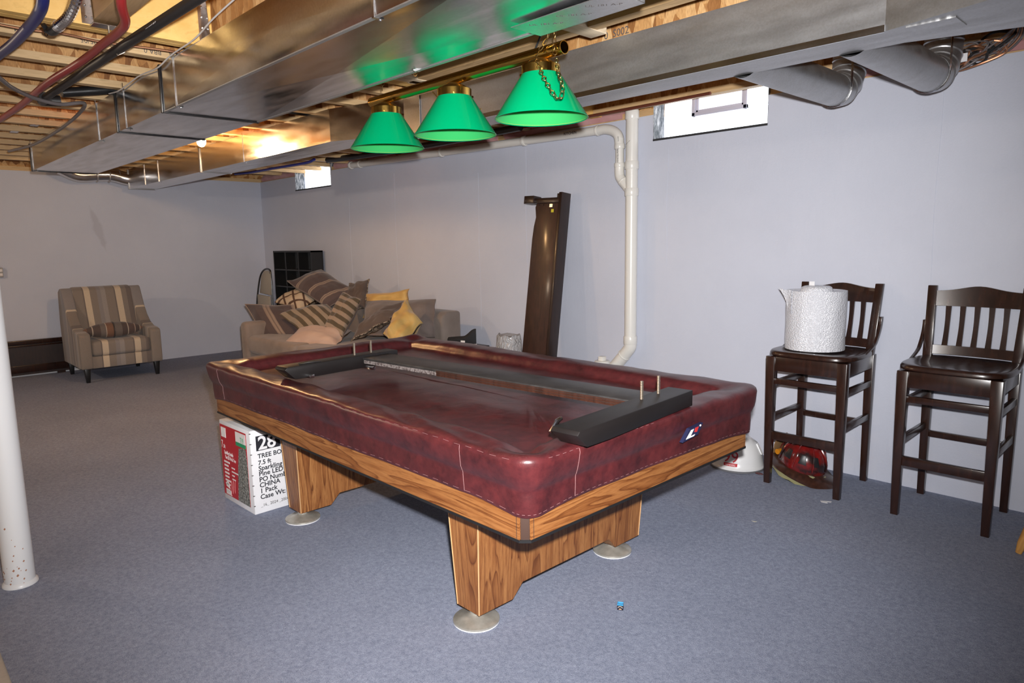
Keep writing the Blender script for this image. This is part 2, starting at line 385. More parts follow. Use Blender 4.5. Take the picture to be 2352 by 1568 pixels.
for y in (-.076, -.482, -.888, -1.294, -1.70, -2.10, -2.45, -2.795, -3.66, -4.07, -4.48, -4.9, -5.4, -6.0, -6.6, -7.2, -7.8): add_joist('x', xw, xf, FLANGE_X, (5.85, y, 0))
header = obj('header_beam', MB().box((5.757, -8.1, ZJ), (5.80, .16, 2.52)).box((5.803, -8.1, ZJ), (5.847, .16, 2.52)), LVL, ceiling)
blk = obj('blocking', MB().box((5.85, -3.285, ZJ+.012), (7.4, -3.185, 2.50)), FLANGE_X, ceiling, bevel=.004)
blk2 = obj('blocking', MB().box((7.07, -1.87, ZJ-.004), (7.16, -1.60, ZJ+.085)), m_pine('pale_block', (.70, .56, .38), (.80, .66, .47), (4, .6, 4)), ceiling, bevel=.003)
blk3 = obj('blocking', MB().box((5.86, -1.95, ZJ-.004), (5.95, -1.62, ZJ+.085)), m_pine('pale_block2', (.70, .56, .38), (.80, .66, .47), (4, .6, 4)), ceiling, bevel=.003)
def hanger(y, x=5.849, w=.064, h=.19):
    mb = MB()
    mb.box((x, y-w/2-.03, ZJ+.004), (x+.002, y-w/2, ZJ+h)).box((x, y+w/2, ZJ+.004), (x+.002, y+w/2+.03, ZJ+h))
    mb.box((x, y-w/2-.002, ZJ-.004), (x+.06, y+w/2+.002, ZJ-.001)).prism([(x, ZJ), (x+.06, ZJ), (x+.03, ZJ+h), (x, ZJ+h)], 'y', y-w/2-.003, y-w/2-.001).prism([(x, ZJ), (x+.06, ZJ), (x+.03, ZJ+h), (x, ZJ+h)], 'y', y+w/2+.001, y+w/2+.003)
    for s in (-1, 1):
        for k in range(4): mb.ball((x+.003, y+s*(w/2+.015), ZJ+.03+.045*k), .005, 8, 6)
    return obj('joist_hanger', mb, GALV_S, ceiling)
hanger(-2.795); hanger(-3.235, w=.104); hanger(-2.10); hanger(-1.70); hanger(-2.45)
# end hangers of the far joists seen by the long duct, galvanised
for x, y in ((2.62, -3.06), (2.2, -3.2), (3.04, -3.0)):
    obj('joist_hanger', MB().box((x-.04, y-.001, ZJ-.004), (x+.04, y+.0015, ZJ+.13)).box((x-.04, y-.05, ZJ-.004), (x+.04, y, ZJ-.001)), GALV_S, ceiling)
# ink stamps on the first bottom flange, upside down to the camera
fx = JX[0]+FW/2+.0006
for s, y in (('12/05/05', -3.20), ('0', -3.38), ('BBA 0', -2.955), ('636', -2.86), ('14', -3.48)):
    text('ink_stamp', s, .030, frame((fx, y, ZJ+.031), (0, -1, 0), (0, 0, -1)), GREYINK, JT[0], .0002, 'CENTER')
text('ink_stamp', '0  S002', .05, frame((6.98, -1.30, 2.36), (1, 0, 0), (0, 0, 1)), GREYINK, ceiling, .0003, 'CENTER')

# windows of glass block
def window(n, x0, x1, cols, vent):
    w = bpy.data.objects.new('window_%d' % n, None); COL.objects.link(w); w.location = (x0, .12, WZ); struct(w)
    z0, z1 = WZ+.012, 2.40; rows = 2; dx = (x1-x0-.03)/cols; zs = [z0, z0+.128, z1]
    for i in range(cols):
        for j in range(rows):
            a = x0+.03+dx*i
            if vent and j == 1 and i in (1, 2): continue
            obj('glass_block', MB().box((a+.003, .12, zs[j]+.003), (a+dx-.003, .20, zs[j+1]-.003)), GLASSB, w, bevel=.006)
    obj('mortar', MB().box((x0, .135, WZ), (x1, .195, z1)), MORTAR, w)
    if vent:
        a, b = x0+.03+dx, x0+.03+3*dx
        mb = MB(); t = .026
        for p, q in (((a, zs[1]), (b, zs[1]+t)), ((a, z1-t), (b, z1)), ((a, zs[1]), (a+t, z1)), ((b-t, zs[1]), (b, z1))): mb.box((p[0], .112, p[1]), (q[0], .19, q[1]))
        obj('vent_frame', mb, VENTF, w, bevel=.003)
        obj('vent_sash', MB().box((a+t, .125, zs[1]+t), (b-t, .16, zs[1]+t+.014)).box((a+t, .125, zs[1]+t), (a+t+.016, .16, z1-t)).box((b-t-.016, .125, zs[1]+t), (b-t, .16, z1-t)), VENTF, w, bevel=.002)
        obj('pane', MB().box((a+t, .14, zs[1]+t), (b-t, .15, z1-t)), GLASSB, w)
    obj('reveal_flashing', MB().box((x0, .001, WZ), (x0+.003, .125, 2.36)), REVEAL, w)
    obj('reveal_flashing', MB().box((x1-.003, .001, WZ), (x1, .125, 2.36)), REVEAL, w)
    obj('sill_edge', MB().box((x0, -.003, WZ-.004), (x1, .12, WZ+.010)), SILLM, w)
    return w
GLASSB = m_emit('daylit_glass_block', (.90, .95, 1.0), 2.6); MORTAR = m_emit('daylit_mortar', (.80, .84, .92), .85)
VENTF = plain('white_vinyl_frame', (.55, .55, .66), .4); SILLM = plain('dark_sill', (.03, .03, .033), .5)
t = NT('silver_flashing'); t.base(t.ramp(t.noise(t.coord(scale=(1, 14, 3)), 5, 4, .7), [(.38, (.02, .03, .04)), (.5, (.16, .17, .19)), (.62, (.5, .51, .53))])).set(rough=.5); REVEAL = t.m
window(1, W1[0], W1[1], 2, False); window(2, W2[0], W2[1], 4, True)

# ------------------------------------------------------------------ steel column
c = thing('support_column', 'white painted steel column with chipped paint at its base, at the left edge', 'column', (5.76, -3.73, 0))
obj('shaft', MB().lathe([(.0545, 0.0), (.0545, 2.279)], 40, Matrix.Translation((5.76, -3.73, 0))), WHITEP, c, smooth=True)
obj('base_flange', MB().lathe([(.062, .004), (.064, .006), (.063, .016), (.055, .024)], 40, Matrix.Translation((5.76, -3.73, 0))), WHITEP, c, smooth=True)
RUST = plain('rusty_chips', (.42, .20, .12), .8)
mb = MB()
for k in range(26):
    a = -.5 + random.uniform(-1.1, 1.1); z = abs(random.gauss(.0, .09))+.02; q = random.uniform(.0015, .0055)
    mb.add([(5.76+.0551*math.cos(a+da/.055), -3.73+.0551*math.sin(a+da/.055), z+dz) for da, dz in ((-q, 0), (0, -q), (q, q*.3), (q*.2, q*1.4))], [(0, 1, 2, 3)])
obj('paint_chip', mb, RUST, c)['kind'] = 'stuff'

# ------------------------------------------------------------------ ducts
def duct_section(parent, x0, x1, y0, y1, z0, z1, crown=.006, mat=None, y0b=None, y1b=None, z0b=None):
    y0b = y0 if y0b is None else y0b; y1b = y1 if y1b is None else y1b; z0b = z0 if z0b is None else z0b
    A = [(x0, y0, z0), (x0, y1, z0), (x0, y1, z1), (x0, y0, z1)]; B = [(x1, y0b, z0b), (x1, y1b, z0b), (x1, y1b, z1), (x1, y0b, z1)]
    mb = MB()
    def face(a, b, c, d, n):     # cross-broken panel
        m = (Vector(a)+Vector(b)+Vector(c)+Vector(d))/4 + Vector(n)*crown
        mb.add([a, b, c, d, m], [(0, 1, 4), (1, 2, 4), (2, 3, 4), (3, 0, 4)])
    face(A[0], A[1], B[1], B[0], (0, 0, -1)); face(A[0], B[0], B[3], A[3], (0, -.25, 0)); face(A[1], A[2], B[2], B[1], (0, .25, 0))
    mb.add([A[3], A[2], B[2], B[3]], [(0, 1, 2, 3)])
    mb.add(A, [(0, 1, 2, 3)]); mb.add(B, [(0, 1, 2, 3)])
    return obj('duct_section', mb, mat or GALV, parent)
def duct_seam(parent, x, y0, y1, z0, z1, w=.022, mat=None, o=.007, bottom=None):
    mat = mat or SEAL
    mb = MB().box((x-w/2, y0-o, z0-o), (x+w/2, y0, z1)).box((x-w/2, y1, z0-o), (x+w/2, y1+o, z1)).box((x-w*.25, y0-o, z0-o), (x+w*.25, y1+o, z0))
    return obj('sealed_seam', mb, mat, parent, bevel=.002)
def strap(parent, x, y, z0, z1, s=-1):
    mb = MB().box((x-.006, y+s*.0045, z0-.003), (x+.006, y+s*.001, z1)).box((x-.006, min(y+s*.0045, y-s*.03), z0-.005), (x+.006, max(y+s*.0045, y-s*.03), z0-.002))
    mb.ball((x, y-s*.02, z0-.006), .005, 8, 6)
    return obj('hanger_strap', mb, GALV_S, parent)
A = thing('main_duct', 'large rectangular galvanised duct nearest the camera, running over the pool table to the far wall', 'duct', (5.5, -2.67, 2.045))
ya0, ya1, za0, za1 = -2.905, -2.43, 2.045, 2.265
for x0, x1, m in ((2.08, 4.66, .006), (4.66, 5.44, .010), (5.44, 7.95, .012), (7.95, 9.6, .006)): duct_section(A, x0, x1, ya0, ya1, za0, za1, m)
for x in (2.09, 4.66, 5.44): duct_seam(A, x, ya0, ya1, za0, za1)
for x in (2.13, 4.24, 4.82, 5.63, 7.33): strap(A, x, ya0, za0, 2.285)
strap(A, 6.9, ya1, za0, 2.285, 1)
obj('bottom_flange', MB().box((5.46, ya0-.003, za0-.004), (9.6, ya0+.012, za0)).box((5.46, ya1-.012, za0-.004), (9.6, ya1+.003, za0)), GALV_D, A)
obj('foil_tape', MB().box((7.55, ya1-.13, za0-.0145), (7.95, ya1+.002, za0-.0125)).box((7.55, ya1+.001, za0-.0145), (7.95, ya1+.003, za0+.05)), FOIL, A)
for k in range(3): text('tape_print', 'UL 181 A-P', .022, frame((7.60+.11*k, ya1-.10, za0-.0148), (.8, .6, 0), (.6, -.8, 0)), GREYINK, A, .0001)
B = thing('branch_duct', 'rectangular galvanised duct behind the green lamp shades, running parallel nearer the right wall', 'duct', (5.5, -1.5, 2.05))
yb0, yb1, zb0, zb1 = -1.55, -1.35, 2.05, 2.268
duct_section(B, .40, 2.62, -1.72, -1.45, 2.06, 2.268, .004); duct_section(B, 2.62, 4.95, -1.72, -1.45, 2.06, 2.268, .006)
duct_section(B, 4.95, 5.55, -1.72, -1.45, 2.06, 2.268, .0, y0b=yb0, y1b=yb1, z0b=zb0)
duct_section(B, 5.55, 8.28, yb0, yb1, zb0, zb1, .004, GALV_D); duct_section(B, 8.28, 9.4, yb0, yb1, zb0, zb1, .004, GALV_D, y0b=-1.9, y1b=-1.0)
duct_seam(B, 2.62, -1.72, -1.45, 2.06, 2.268, .03, GALV_D); duct_seam(B, .41, -1.72, -1.45, 2.06, 2.268, .02, GALV_D)
for x in (1.0, 1.45, 3.56): strap(B, x, -1.72, 2.06, 2.285)
obj('foil_tape', MB().box((5.56, yb0-.0065, zb0-.006), (5.72, yb0-.0045, zb1)).box((5.56, yb0-.0065, zb0-.006), (5.72, yb0+.2, zb0-.0045)), FOIL, B)
R = []
for k in range(25):
    x = 8.345+.14*k/24; o_ = .006+.003*noise.noise((x*60, 1, 2))
    R.append([(x, yb0-o_, zb0-.005), (x, yb0-o_, zb0+.1+.01*noise.noise((x*30, 3, 2))), (x, yb0-o_-.001, zb1), (x, yb0+.001, zb1), (x, yb0+.12, zb0-.004-.003*abs(noise.noise((x*40, 5, 5))))])
obj('foil_tape', MB().loft(R), GALV_D, B, smooth=True)
obj('bottom_flange', MB().box((5.72, yb0-.005, zb0-.003), (8.28, yb0+.002, zb0+.020)), GALV_S, B)
# round end elbow at the far end of that duct
mb = MB(); mb.tube(spline([(.42, -1.58, 2.16), (.36, -1.72, 2.17), (.34, -1.86, 2.205), (.34, -2.02, 2.20), (.33, -2.2, 2.19), (.33, -2.36, 2.26)], 6), [.074]*31, 20)
obj('round_elbow', mb, GALV, B, smooth=True)
for y in (-1.80, -1.90, -2.02): obj('elbow_ridge', MB().lathe([(.0745, -.006), (.079, 0), (.0745, .006)], 24, Matrix.Translation((.34, y, 2.195)) @ Matrix.Rotation(PI/2, 4, 'X')), GALV_D, B, smooth=True)
# two round runs to the wall
def round_run(x, label, zc=2.115):
    t = thing('round_duct', label, 'duct', (x, -.7, zc), 'round runs from the branch duct to the right wall')
    r = .079
    obj('pipe', MB().tube([(x, yb1-.01, zc), (x, -.42, zc)], r, 32, False), GALV_D, t, smooth=True)
    el = [(x, -.42, zc)]
    for k in range(1, 13):
        a = PI/2*k/12; el.append((x, -.42+.17*math.sin(a), zc+.17*(1-math.cos(a))))
    el.append((x, -.25, zc+.25))
    obj('elbow', MB().tube(el, r+.002, 32, False), GALV_D, t, smooth=True)
    for k in (0, 3, 6, 9, 12):
        a = PI/2*k/12; c = Vector((x, -.42+.17*math.sin(a), zc+.17*(1-math.cos(a))))
        obj('elbow_ridge', MB().lathe([(r+.001, -.007), (r+.006, 0), (r+.001, .007)], 32, Matrix.Translation(c) @ Matrix.Rotation(-PI/2+a, 4, 'X')), GALV_D, t, smooth=True)
    mb = MB()
    mb.box((x+r+.001, -.44, zc), (x+r+.003, -.415, ZJ+.05))
    mb.tube([(x+(r+.003)*math.cos(a), -.427, zc+(r+.003)*math.sin(a)) for a in [-PI+PI*k/16 for k in range(17)]], .004, 6)
    obj('hanger_strap', mb, GALV_S, t)
    return t
round_run(7.68, 'round galvanised duct with a ridged elbow, the one beside the glass block window')
round_run(8.105, 'round galvanised duct with a ridged elbow, the one beside the tangle of copper wires')

# ------------------------------------------------------------------ pipes and cables overhead
t = thing('gas_pipe', 'black iron pipe with white print slung under the joists at top left', 'pipe', (5.5, -3.2, 2.2))
obj('pipe', MB().tube([(9.6, -3.02, 2.215), (6.95, -3.15, 2.205), (6.17, -3.187, 2.2), (5.41, -3.212, 2.2), (4.50, -3.235, 2.2)], .019, 16), BLKPIPE, t, smooth=True)
tag(obj('drain_tube', MB().tube([(4.53, -3.14, 2.25), (4.53, -2.9, 2.30), (4.53, -2.2, 2.31), (4.53, -1.3, 2.32)], .026, 16), BLACKP, smooth=True), 'short black pipe crossing above the main duct between joists', 'pipe')
obj('elbow', MB().tube([(4.60, -3.232, 2.2), (4.52, -3.235, 2.2), (4.52, -3.15, 2.205)], .03, 16), BLKPIPE, t, smooth=True)
text('pipe_print', '4.37 A53F (10)', .018, frame((6.35, -3.196, 2.206), (-1, -.03, 0), (0, -.2, -1)), WPRINT, t, .0002); text('pipe_print', 'TE WPB', .018, frame((5.86, -3.212, 2.206), (-1, -.03, 0), (0, -.2, -1)), WPRINT, t, .0002)
mb = MB().tube([(5.84, -3.22, 2.42), (5.85, -3.222, 2.24), (5.86, -3.20, 2.176), (5.87, -3.175, 2.19), (5.87, -3.17, 2.23)], .003, 6)
obj('wire_hook', mb, BOLT, t)
def cable(name, label, cat, pts, r, mat, n=10, k=8):
    o = obj(name, MB().tube(spline(pts, k), r, n), mat, smooth=True); tag(o, label, cat); return o
cable('red_water_tube', 'red plastic water tube clipped along the joists at top left', 'tube', [(6.60, -3.36, 2.30), (6.45, -3.335, 2.215), (6.30, -3.285, 2.19), (6.109, -3.261, 2.2), (5.851, -3.248, 2.215), (5.486, -3.25, 2.215), (5.007, -3.293, 2.2), (4.312, -3.296, 2.2), (3.686, -3.305, 2.21), (2.6, -3.32, 2.24)], .0165, REDPEX, 12)
cable('blue_water_tube', 'dark blue plastic water tube curving across the joists in the top left corner', 'tube', [(6.5, -3.56, 2.29), (6.339, -3.539, 2.21), (6.206, -3.529, 2.195), (5.986, -3.526, 2.195), (5.689, -3.53, 2.2), (5.427, -3.539, 2.21), (5.1, -3.55, 2.22)], .019, BLUEPEX, 12)
cable('grey_cable', 'grey electrical cable drooping across the joists beside the long duct', 'cable', [(5.35, -3.62, 2.20), (5.148, -3.506, 2.165), (4.978, -3.434, 2.16), (4.791, -3.315, 2.157), (4.68, -3.183, 2.16), (4.56, -3.04, 2.20), (4.1, -2.985, 2.2), (3.416, -2.963, 2.195), (2.608, -2.97, 2.195), (1.934, -3.032, 2.21)], .010, GREYC)
t = thing('flexible_conduit', 'ribbed steel flexible conduit with a black rubber end at top left', 'conduit', (6.2, -3.45, 2.2))
pts = spline([(6.50, -3.46, 2.31), (6.415, -3.452, 2.23), (6.247, -3.446, 2.195), (6.10, -3.452, 2.19)], 14)
obj('ribbed_hose', MB().tube(pts, [.016+.0022*(i % 2) for i in range(len(pts))], 14), CHROME, t, smooth=False)
obj('collar', MB().tube([(6.105, -3.452, 2.19), (6.085, -3.453, 2.19)], .021, 16), CHROME, t, smooth=True)
obj('rubber_end', MB().tube(spline([(6.09, -3.453, 2.19), (6.02, -3.456, 2.19), (5.995, -3.468, 2.197), (6.005, -3.482, 2.21)], 5), [.018]*8+[.015]*4+[.009]*4, 12), BLACKP, t, smooth=True)
obj('mounting_strap', MB().box((6.43, -3.50, 2.29), (6.50, -3.38, 2.293)).box((6.40, -3.40, 2.23), (6.43, -3.37, 2.29)), GALV_S, t)
cable('copper_wire', 'thin copper ground wire stapled along the header at top left', 'wire', [(5.66, -3.75, 2.283), (5.655, -3.5, 2.272), (5.66, -3.35, 2.278), (5.64, -3.2, 2.276), (5.655, -3.0, 2.28), (5.66, -2.85, 2.282)], .005, COPPER, 8)
cable('white_wire', 'thin white wire snaking along the top of the main duct', 'wire', [(7.0, -2.93, 2.36), (6.55, -2.92, 2.335), (6.2, -2.925, 2.30), (5.95, -2.915, 2.275), (5.65, -2.915, 2.268), (5.45, -2.92, 2.245), (5.15, -2.915, 2.262), (4.8, -2.915, 2.25), (4.60, -2.92, 2.262)], .0035, plain('white_cable', (.62, .58, .55), .5), 8)
t = cable('small_blue_tube', 'bright blue plastic tube above the small glass block window', 'tube', [(.55, -.56, 2.272), (.9, -.5, 2.268), (1.5, -.5, 2.262), (2.25, -.5, 2.252), (2.45, -.5, 2.27)], .014, BLUEPEX2, 12)
cable('black_drain_tube', 'black pipe running along the wall top behind the lamp shades', 'pipe', [(2.36, -.3, 2.285), (3.2, -.3, 2.26), (4.2, -.3, 2.245), (5.3, -.3, 2.25)], .028, BLACKP, 14)
cable('copper_water_pipe', 'reddish copper water pipe under the joist above the larger window', 'pipe', [(4.6, -.20, 2.268), (5.8, -.19, 2.262), (6.4, -.19, 2.262), (6.85, -.20, 2.262)], .010, plain('old_copper', (.24, .075, .045), .4, metal=.6), 10)
# tangle of wires at the right
BND = [COPPER, GREYC, COPPER, GREYC, COPPER, plain('black_wire', (.02, .02, .02), .5)]
t = thing('wire_bundle', 'tangled bundle of copper and grey cables looped above the right wall', 'cables', (8.15, -.1, 2.2))
rnd = random.Random(5)
for k in range(26):
    pts = []; cx, cz = 8.06+rnd.uniform(-.02, .20), 2.222+rnd.uniform(-.022, .022); ph = rnd.uniform(0, 6); w = rnd.uniform(.05, .13); hh = rnd.uniform(.020, .045)
    for j in range(8):
        a = ph+j*.85; pts.append((cx+w*math.cos(a)+rnd.uniform(-.015, .015), -.13+rnd.uniform(-.06, .05), cz+hh*math.sin(a)+.25*max(0, cx+w*math.cos(a)-8.15)))
    obj('cable_loop', MB().tube(spline(pts, 6), .0035+.0015*(k % 3), 6), BND[k % 6], t, smooth=True)
for k in range(9): obj('cable_loop', MB().tube(spline([(8.14+.02*k, -.13, 2.19+.006*k), (8.24+.01*k, -.14+.01*k, 2.235), (8.32+.01*k, -.17, 2.275), (8.42, -.25, 2.31+.01*k), (8.6, -.3, 2.36)], 6), .005, 6), BND[(k+1) % 6], t, smooth=True)
obj('paper_tag', MB().box((8.165, -.205, 2.190), (8.195, -.203, 2.228)), WHITE, t)

# ------------------------------------------------------------------ PVC drain
t = thing('drain_pipe', 'white plastic drain stack on the right wall with a horizontal branch marked KITCHEN', 'pipe', (6.165, -.06, 0))
R1, R2 = .043, .032; X = 6.165; Y = -.062
obj('stack', MB().tube([(X, Y, 2.30), (X, Y, .66)], R1, 28), PVC, t, smooth=True)
def cuff(c, d, r, L, name='coupling'):
    c = Vector(c); d = Vector(d).normalized()
    return obj(name, MB().tube([c-d*L/2, c-d*(L/2-.004), c+d*(L/2-.004), c+d*L/2], [r+.004, r+.006, r+.006, r+.004], 28), PVC, t, smooth=True)
cuff((X, Y, 2.245), (0, 0, 1), R1, .06); cuff((X, Y, 1.905), (0, 0, 1), R1, .055); cuff((X, Y, 1.72), (0, 0, 1), R1, .055); cuff((X, Y, .665), (0, 0, 1), R1, .06)
obj('lower_elbow', MB().tube(spline([(X, Y, .68), (X, Y, .62), (X-.035, Y, .57), (X-.12, Y, .475), (X-.28, Y, .31), (X-.33, Y, .2), (X-.33, Y, 0.0)], 6), R1+.002, 28), PVC, t, smooth=True)
cuff((X-.055, Y, .548), (-.7, 0, -.75), R1, .012)
z0, z1 = 2.238, 2.178
hp = [(2.42, Y, z0), (5.90, Y, z1)]
obj('branch_pipe', MB().tube(hp, R2, 24), PVC, t, smooth=True)
obj('branch_elbow', MB().tube(spline([(5.86, Y, z1), (5.93, Y, z1), (6.0, Y, z1-.02), (6.045, Y, z1-.06), (6.058, Y, z1-.13)], 6), R2+.003, 24), PVC, t, smooth=True)
obj('drop_pipe', MB().tube([(6.058, Y, 2.10), (6.058, Y, 1.82)], R2-.001, 24), PVC, t, smooth=True)
obj('wye_arm', MB().tube(spline([(6.058, Y, 1.92), (6.058, Y, 1.86), (6.075, Y, 1.815), (6.165, Y, 1.72)], 6), R2+.003, 24), PVC, t, smooth=True)
cuff((6.058, Y, 2.045), (0, 0, 1), R2, .035); cuff((6.058, Y, 1.915), (0, 0, 1), R2, .03); cuff((6.09, Y, 1.80), (.7, 0, -.75), R2, .012); cuff((5.86, Y, z1), (1, 0, 0), R2, .02)
for x in (2.62, 4.02, 5.10, 2.44): cuff((x, Y, z0+(z1-z0)*(x-2.42)/3.48), (1, 0, 0), R2+.002, .03, 'pipe_strap')
text('pipe_marking', 'KITCHEN', .030, frame((5.555, Y-R2-.0008, 2.178), (1, 0, -.017), (0, 0, 1)), INK, t, .0003)
text('pipe_marking', 'WHITE PIPE  ---  4200', .020, frame((6.072, Y-R2-.0002, 1.925), (0, 0, 1), (-1, 0, 0)), GREYINK, t, .0003)
obj('pencil_mark', MB().tube([(X-.035, Y-.026, 2.03), (X-.015, Y-.0415, 2.05), (X+.012, Y-.0425, 2.068)], .0012, 5), GREYINK, t)
t2 = thing('cleanout', 'short white plastic cleanout with a square plug behind the pool table', 'pipe', (6.008, -.19, 0))
obj('riser', MB().lathe([(.050, 0), (.050, .465), (.056, .468), (.056, .51), (.052, .513)], 28, Matrix.Translation((6.008, -.19, 0))), PVC, t2, smooth=True)
obj('plug', MB().box((5.986, -.212, .513), (6.030, -.168, .545)), PVC, t2, bevel=.004)

# ------------------------------------------------------------------ pool table
PT = thing('pool_table', 'wood veneer pool table on two wide panel legs with round metal feet', 'pool table', (6.63, -2.11, 0))
fx0, fx1, fy0, fy1, fz0, fz1 = 5.46, 7.80, -2.775, -1.447, .520, .70
ch = .025
mb = MB()
obj('side_rail', MB().box((fx0+ch, fy0, fz0), (fx1-ch, fy0+.03, fz1)), VEN_X, PT)
obj('side_rail', MB().box((fx0+ch, fy1-.03, fz0), (fx1-ch, fy1, fz1)), VEN_X, PT)
obj('end_rail', MB().box((fx1-.03, fy0+ch, fz0), (fx1, fy1-ch, fz1)), VEN_Y, PT)
obj('end_rail', MB().box((fx0, fy0+ch, fz0), (fx0+.03, fy1-ch, fz1)), VEN_Y, PT)
oct_ = lambda e: [(fx0-e+ch, fy0-e), (fx1+e-ch, fy0-e), (fx1+e, fy0-e+ch), (fx1+e, fy1+e-ch), (fx1+e-ch, fy1+e), (fx0-e+ch, fy1+e), (fx0-e, fy1+e-ch), (fx0-e, fy0-e+ch)]
obj('bottom_trim', MB().prism(oct_(.002), 'z', fz0-.009, fz0), BLACKP, PT)
obj('bed_slab', MB().box((fx0+.03, fy0+.03, .56), (fx1-.03, fy1-.03, .705)), BLACKP, PT)
for sx, cx in ((-1, fx0), (1, fx1)):
    for sy, cy in ((-1, fy0), (1, fy1)):
        k = ch+.012
        def q(e): return [(cx+sx*e-sx*k, cy+sy*e), (cx+sx*e, cy+sy*e-sy*k), (cx-sx*.05, cy-sy*k), (cx-sx*k, cy-sy*.05)]
        obj('corner_trim', MB().prism(q(.001), 'z', fz0-.004, fz1), BLACKP, PT)
        n = Vector((sx, sy, 0)).normalized(); tg = Vector((-sy, sx, 0)).normalized(); c0 = Vector((cx+sx*.001-sx*k/2, cy+sy*.001-sy*k/2, 0))
        obj('corner_casting', MB().hexa([c0+tg*a+n*b+Vector((0, 0, fz0-.002)) for a, b in ((-.014, -.005), (-.014, .006), (.014, .006), (.014, -.005))], [c0+tg*a+n*b+Vector((0, 0, fz1)) for a, b in ((-.014, -.005), (-.014, .006), (.014, .006), (.014, -.005))]), BROWNMET, PT, bevel=.002)
def leg(xc, s):
    # panel across the table, tapered towards the floor; s = direction of its outer face
    poly = [(-2.612, .06), (-2.445, .06), (-2.395, .112), (-1.875, .112), (-1.825, .06), (-1.658, .06), (-1.640, .511), (-2.630, .511)]
    n = len(poly); mb = MB()
    def wx(z, side): return xc + side*(.060+.026*(z-.06)/.44)
    vs = [(wx(z, 1), y, z) for y, z in poly]+[(wx(z, -1), y, z) for y, z in poly]
    mb.add(vs, [(i, (i+1) % n, n+(i+1) % n, n+i) for i in range(n)]+[tuple(range(n)), tuple(range(2*n-1, n-1, -1))])
    L = obj('leg_panel', mb, VEN_Z, PT)
    for y, dy in ((-2.612, -.018), (-1.658, .018)):
        for side in (1, -1):
            obj('edge_strip', MB().tube([(wx(.062, side), y-.0005*(1 if dy < 0 else -1), .062), (wx(.511, side), y+dy, .511)], .0028, 6), EDGE, L)
    for y in (-2.575, -1.77):
        M = Matrix.Translation((xc+.0, y, .004))
        F = obj('foot', MB().lathe([(.084, .004), (.0865, .007), (.0855, .012), (.075, .017), (.034, .027), (.024, .033), (.022, .07)], 40, M), ALU, PT, smooth=True)
        obj('felt_pad', MB().lathe([(.083, 0), (.085, .001), (.084, .0042)], 32, M), WHITE, F)
EDGE = plain('light_veneer_edge', (.58, .34, .16), .5)
leg(7.335, 1); leg(5.985, -1)

# ------------------------------------------------------------------ vinyl cover over the table
CX, CY, HX, HY = 6.625, -2.115, 1.222, .695
NS, NC = 84, 12      # samples per straight side and per corner
PROFILE = [(.028, .582), (.026, .586), (.0245, .600), (.0235, .618), (.0225, .638), (.0222, .655), (.0222, .667), (.0205, .676), (.016, .685), (.010, .700), (.0055, .720), (.002, .742), (.000, .758), (.003, .769), (.010, .7755), (.022, .7785), (.042, .7795), (.065, .780), (.09, .779), (.112, .776), (.130, .769), (.142, .757), (.150, .744), (.158, .734), (.170, .728), (.19, .7255), (.22, .725), (.26, .725), (.31, .725), (.37, .725), (.43, .725), (.50, .725), (.57, .725), (.64, .725), (.688, .725)]
def ring(d, N=NS, K=NC):
    hx, hy = HX-d, HY-d; r = max(.075-.42*max(d, 0), .006); r = min(r, hy*.9)
    P = []      # start at the middle of -Y side? go counter-clockwise from (-x,-y)
    cs = [(hx-r, -hy+r, -PI/2), (hx-r, hy-r, 0), (-hx+r, hy-r, PI/2), (-hx+r, -hy+r, PI)]
    starts = [((-hx+r, -hy), (hx-r, -hy)), ((hx, -hy+r), (hx, hy-r)), ((hx-r, hy), (-hx+r, hy)), ((-hx, hy-r), (-hx, -hy+r))]
    for k in range(4):
        (ax, ay), (bx, by) = starts[k]
        for i in range(N): P.append((ax+(bx-ax)*i/N, ay+(by-ay)*i/N, k, i/N))
        cx, cy, a0 = cs[k]
        for i in range(K): 
            a = a0+PI/2*i/K; P.append((cx+r*math.cos(a), cy+r*math.sin(a), k+.5, i/K))
    return P
NRM = {0: (0, -1), 1: (1, 0), 2: (0, 1), 3: (-1, 0)}
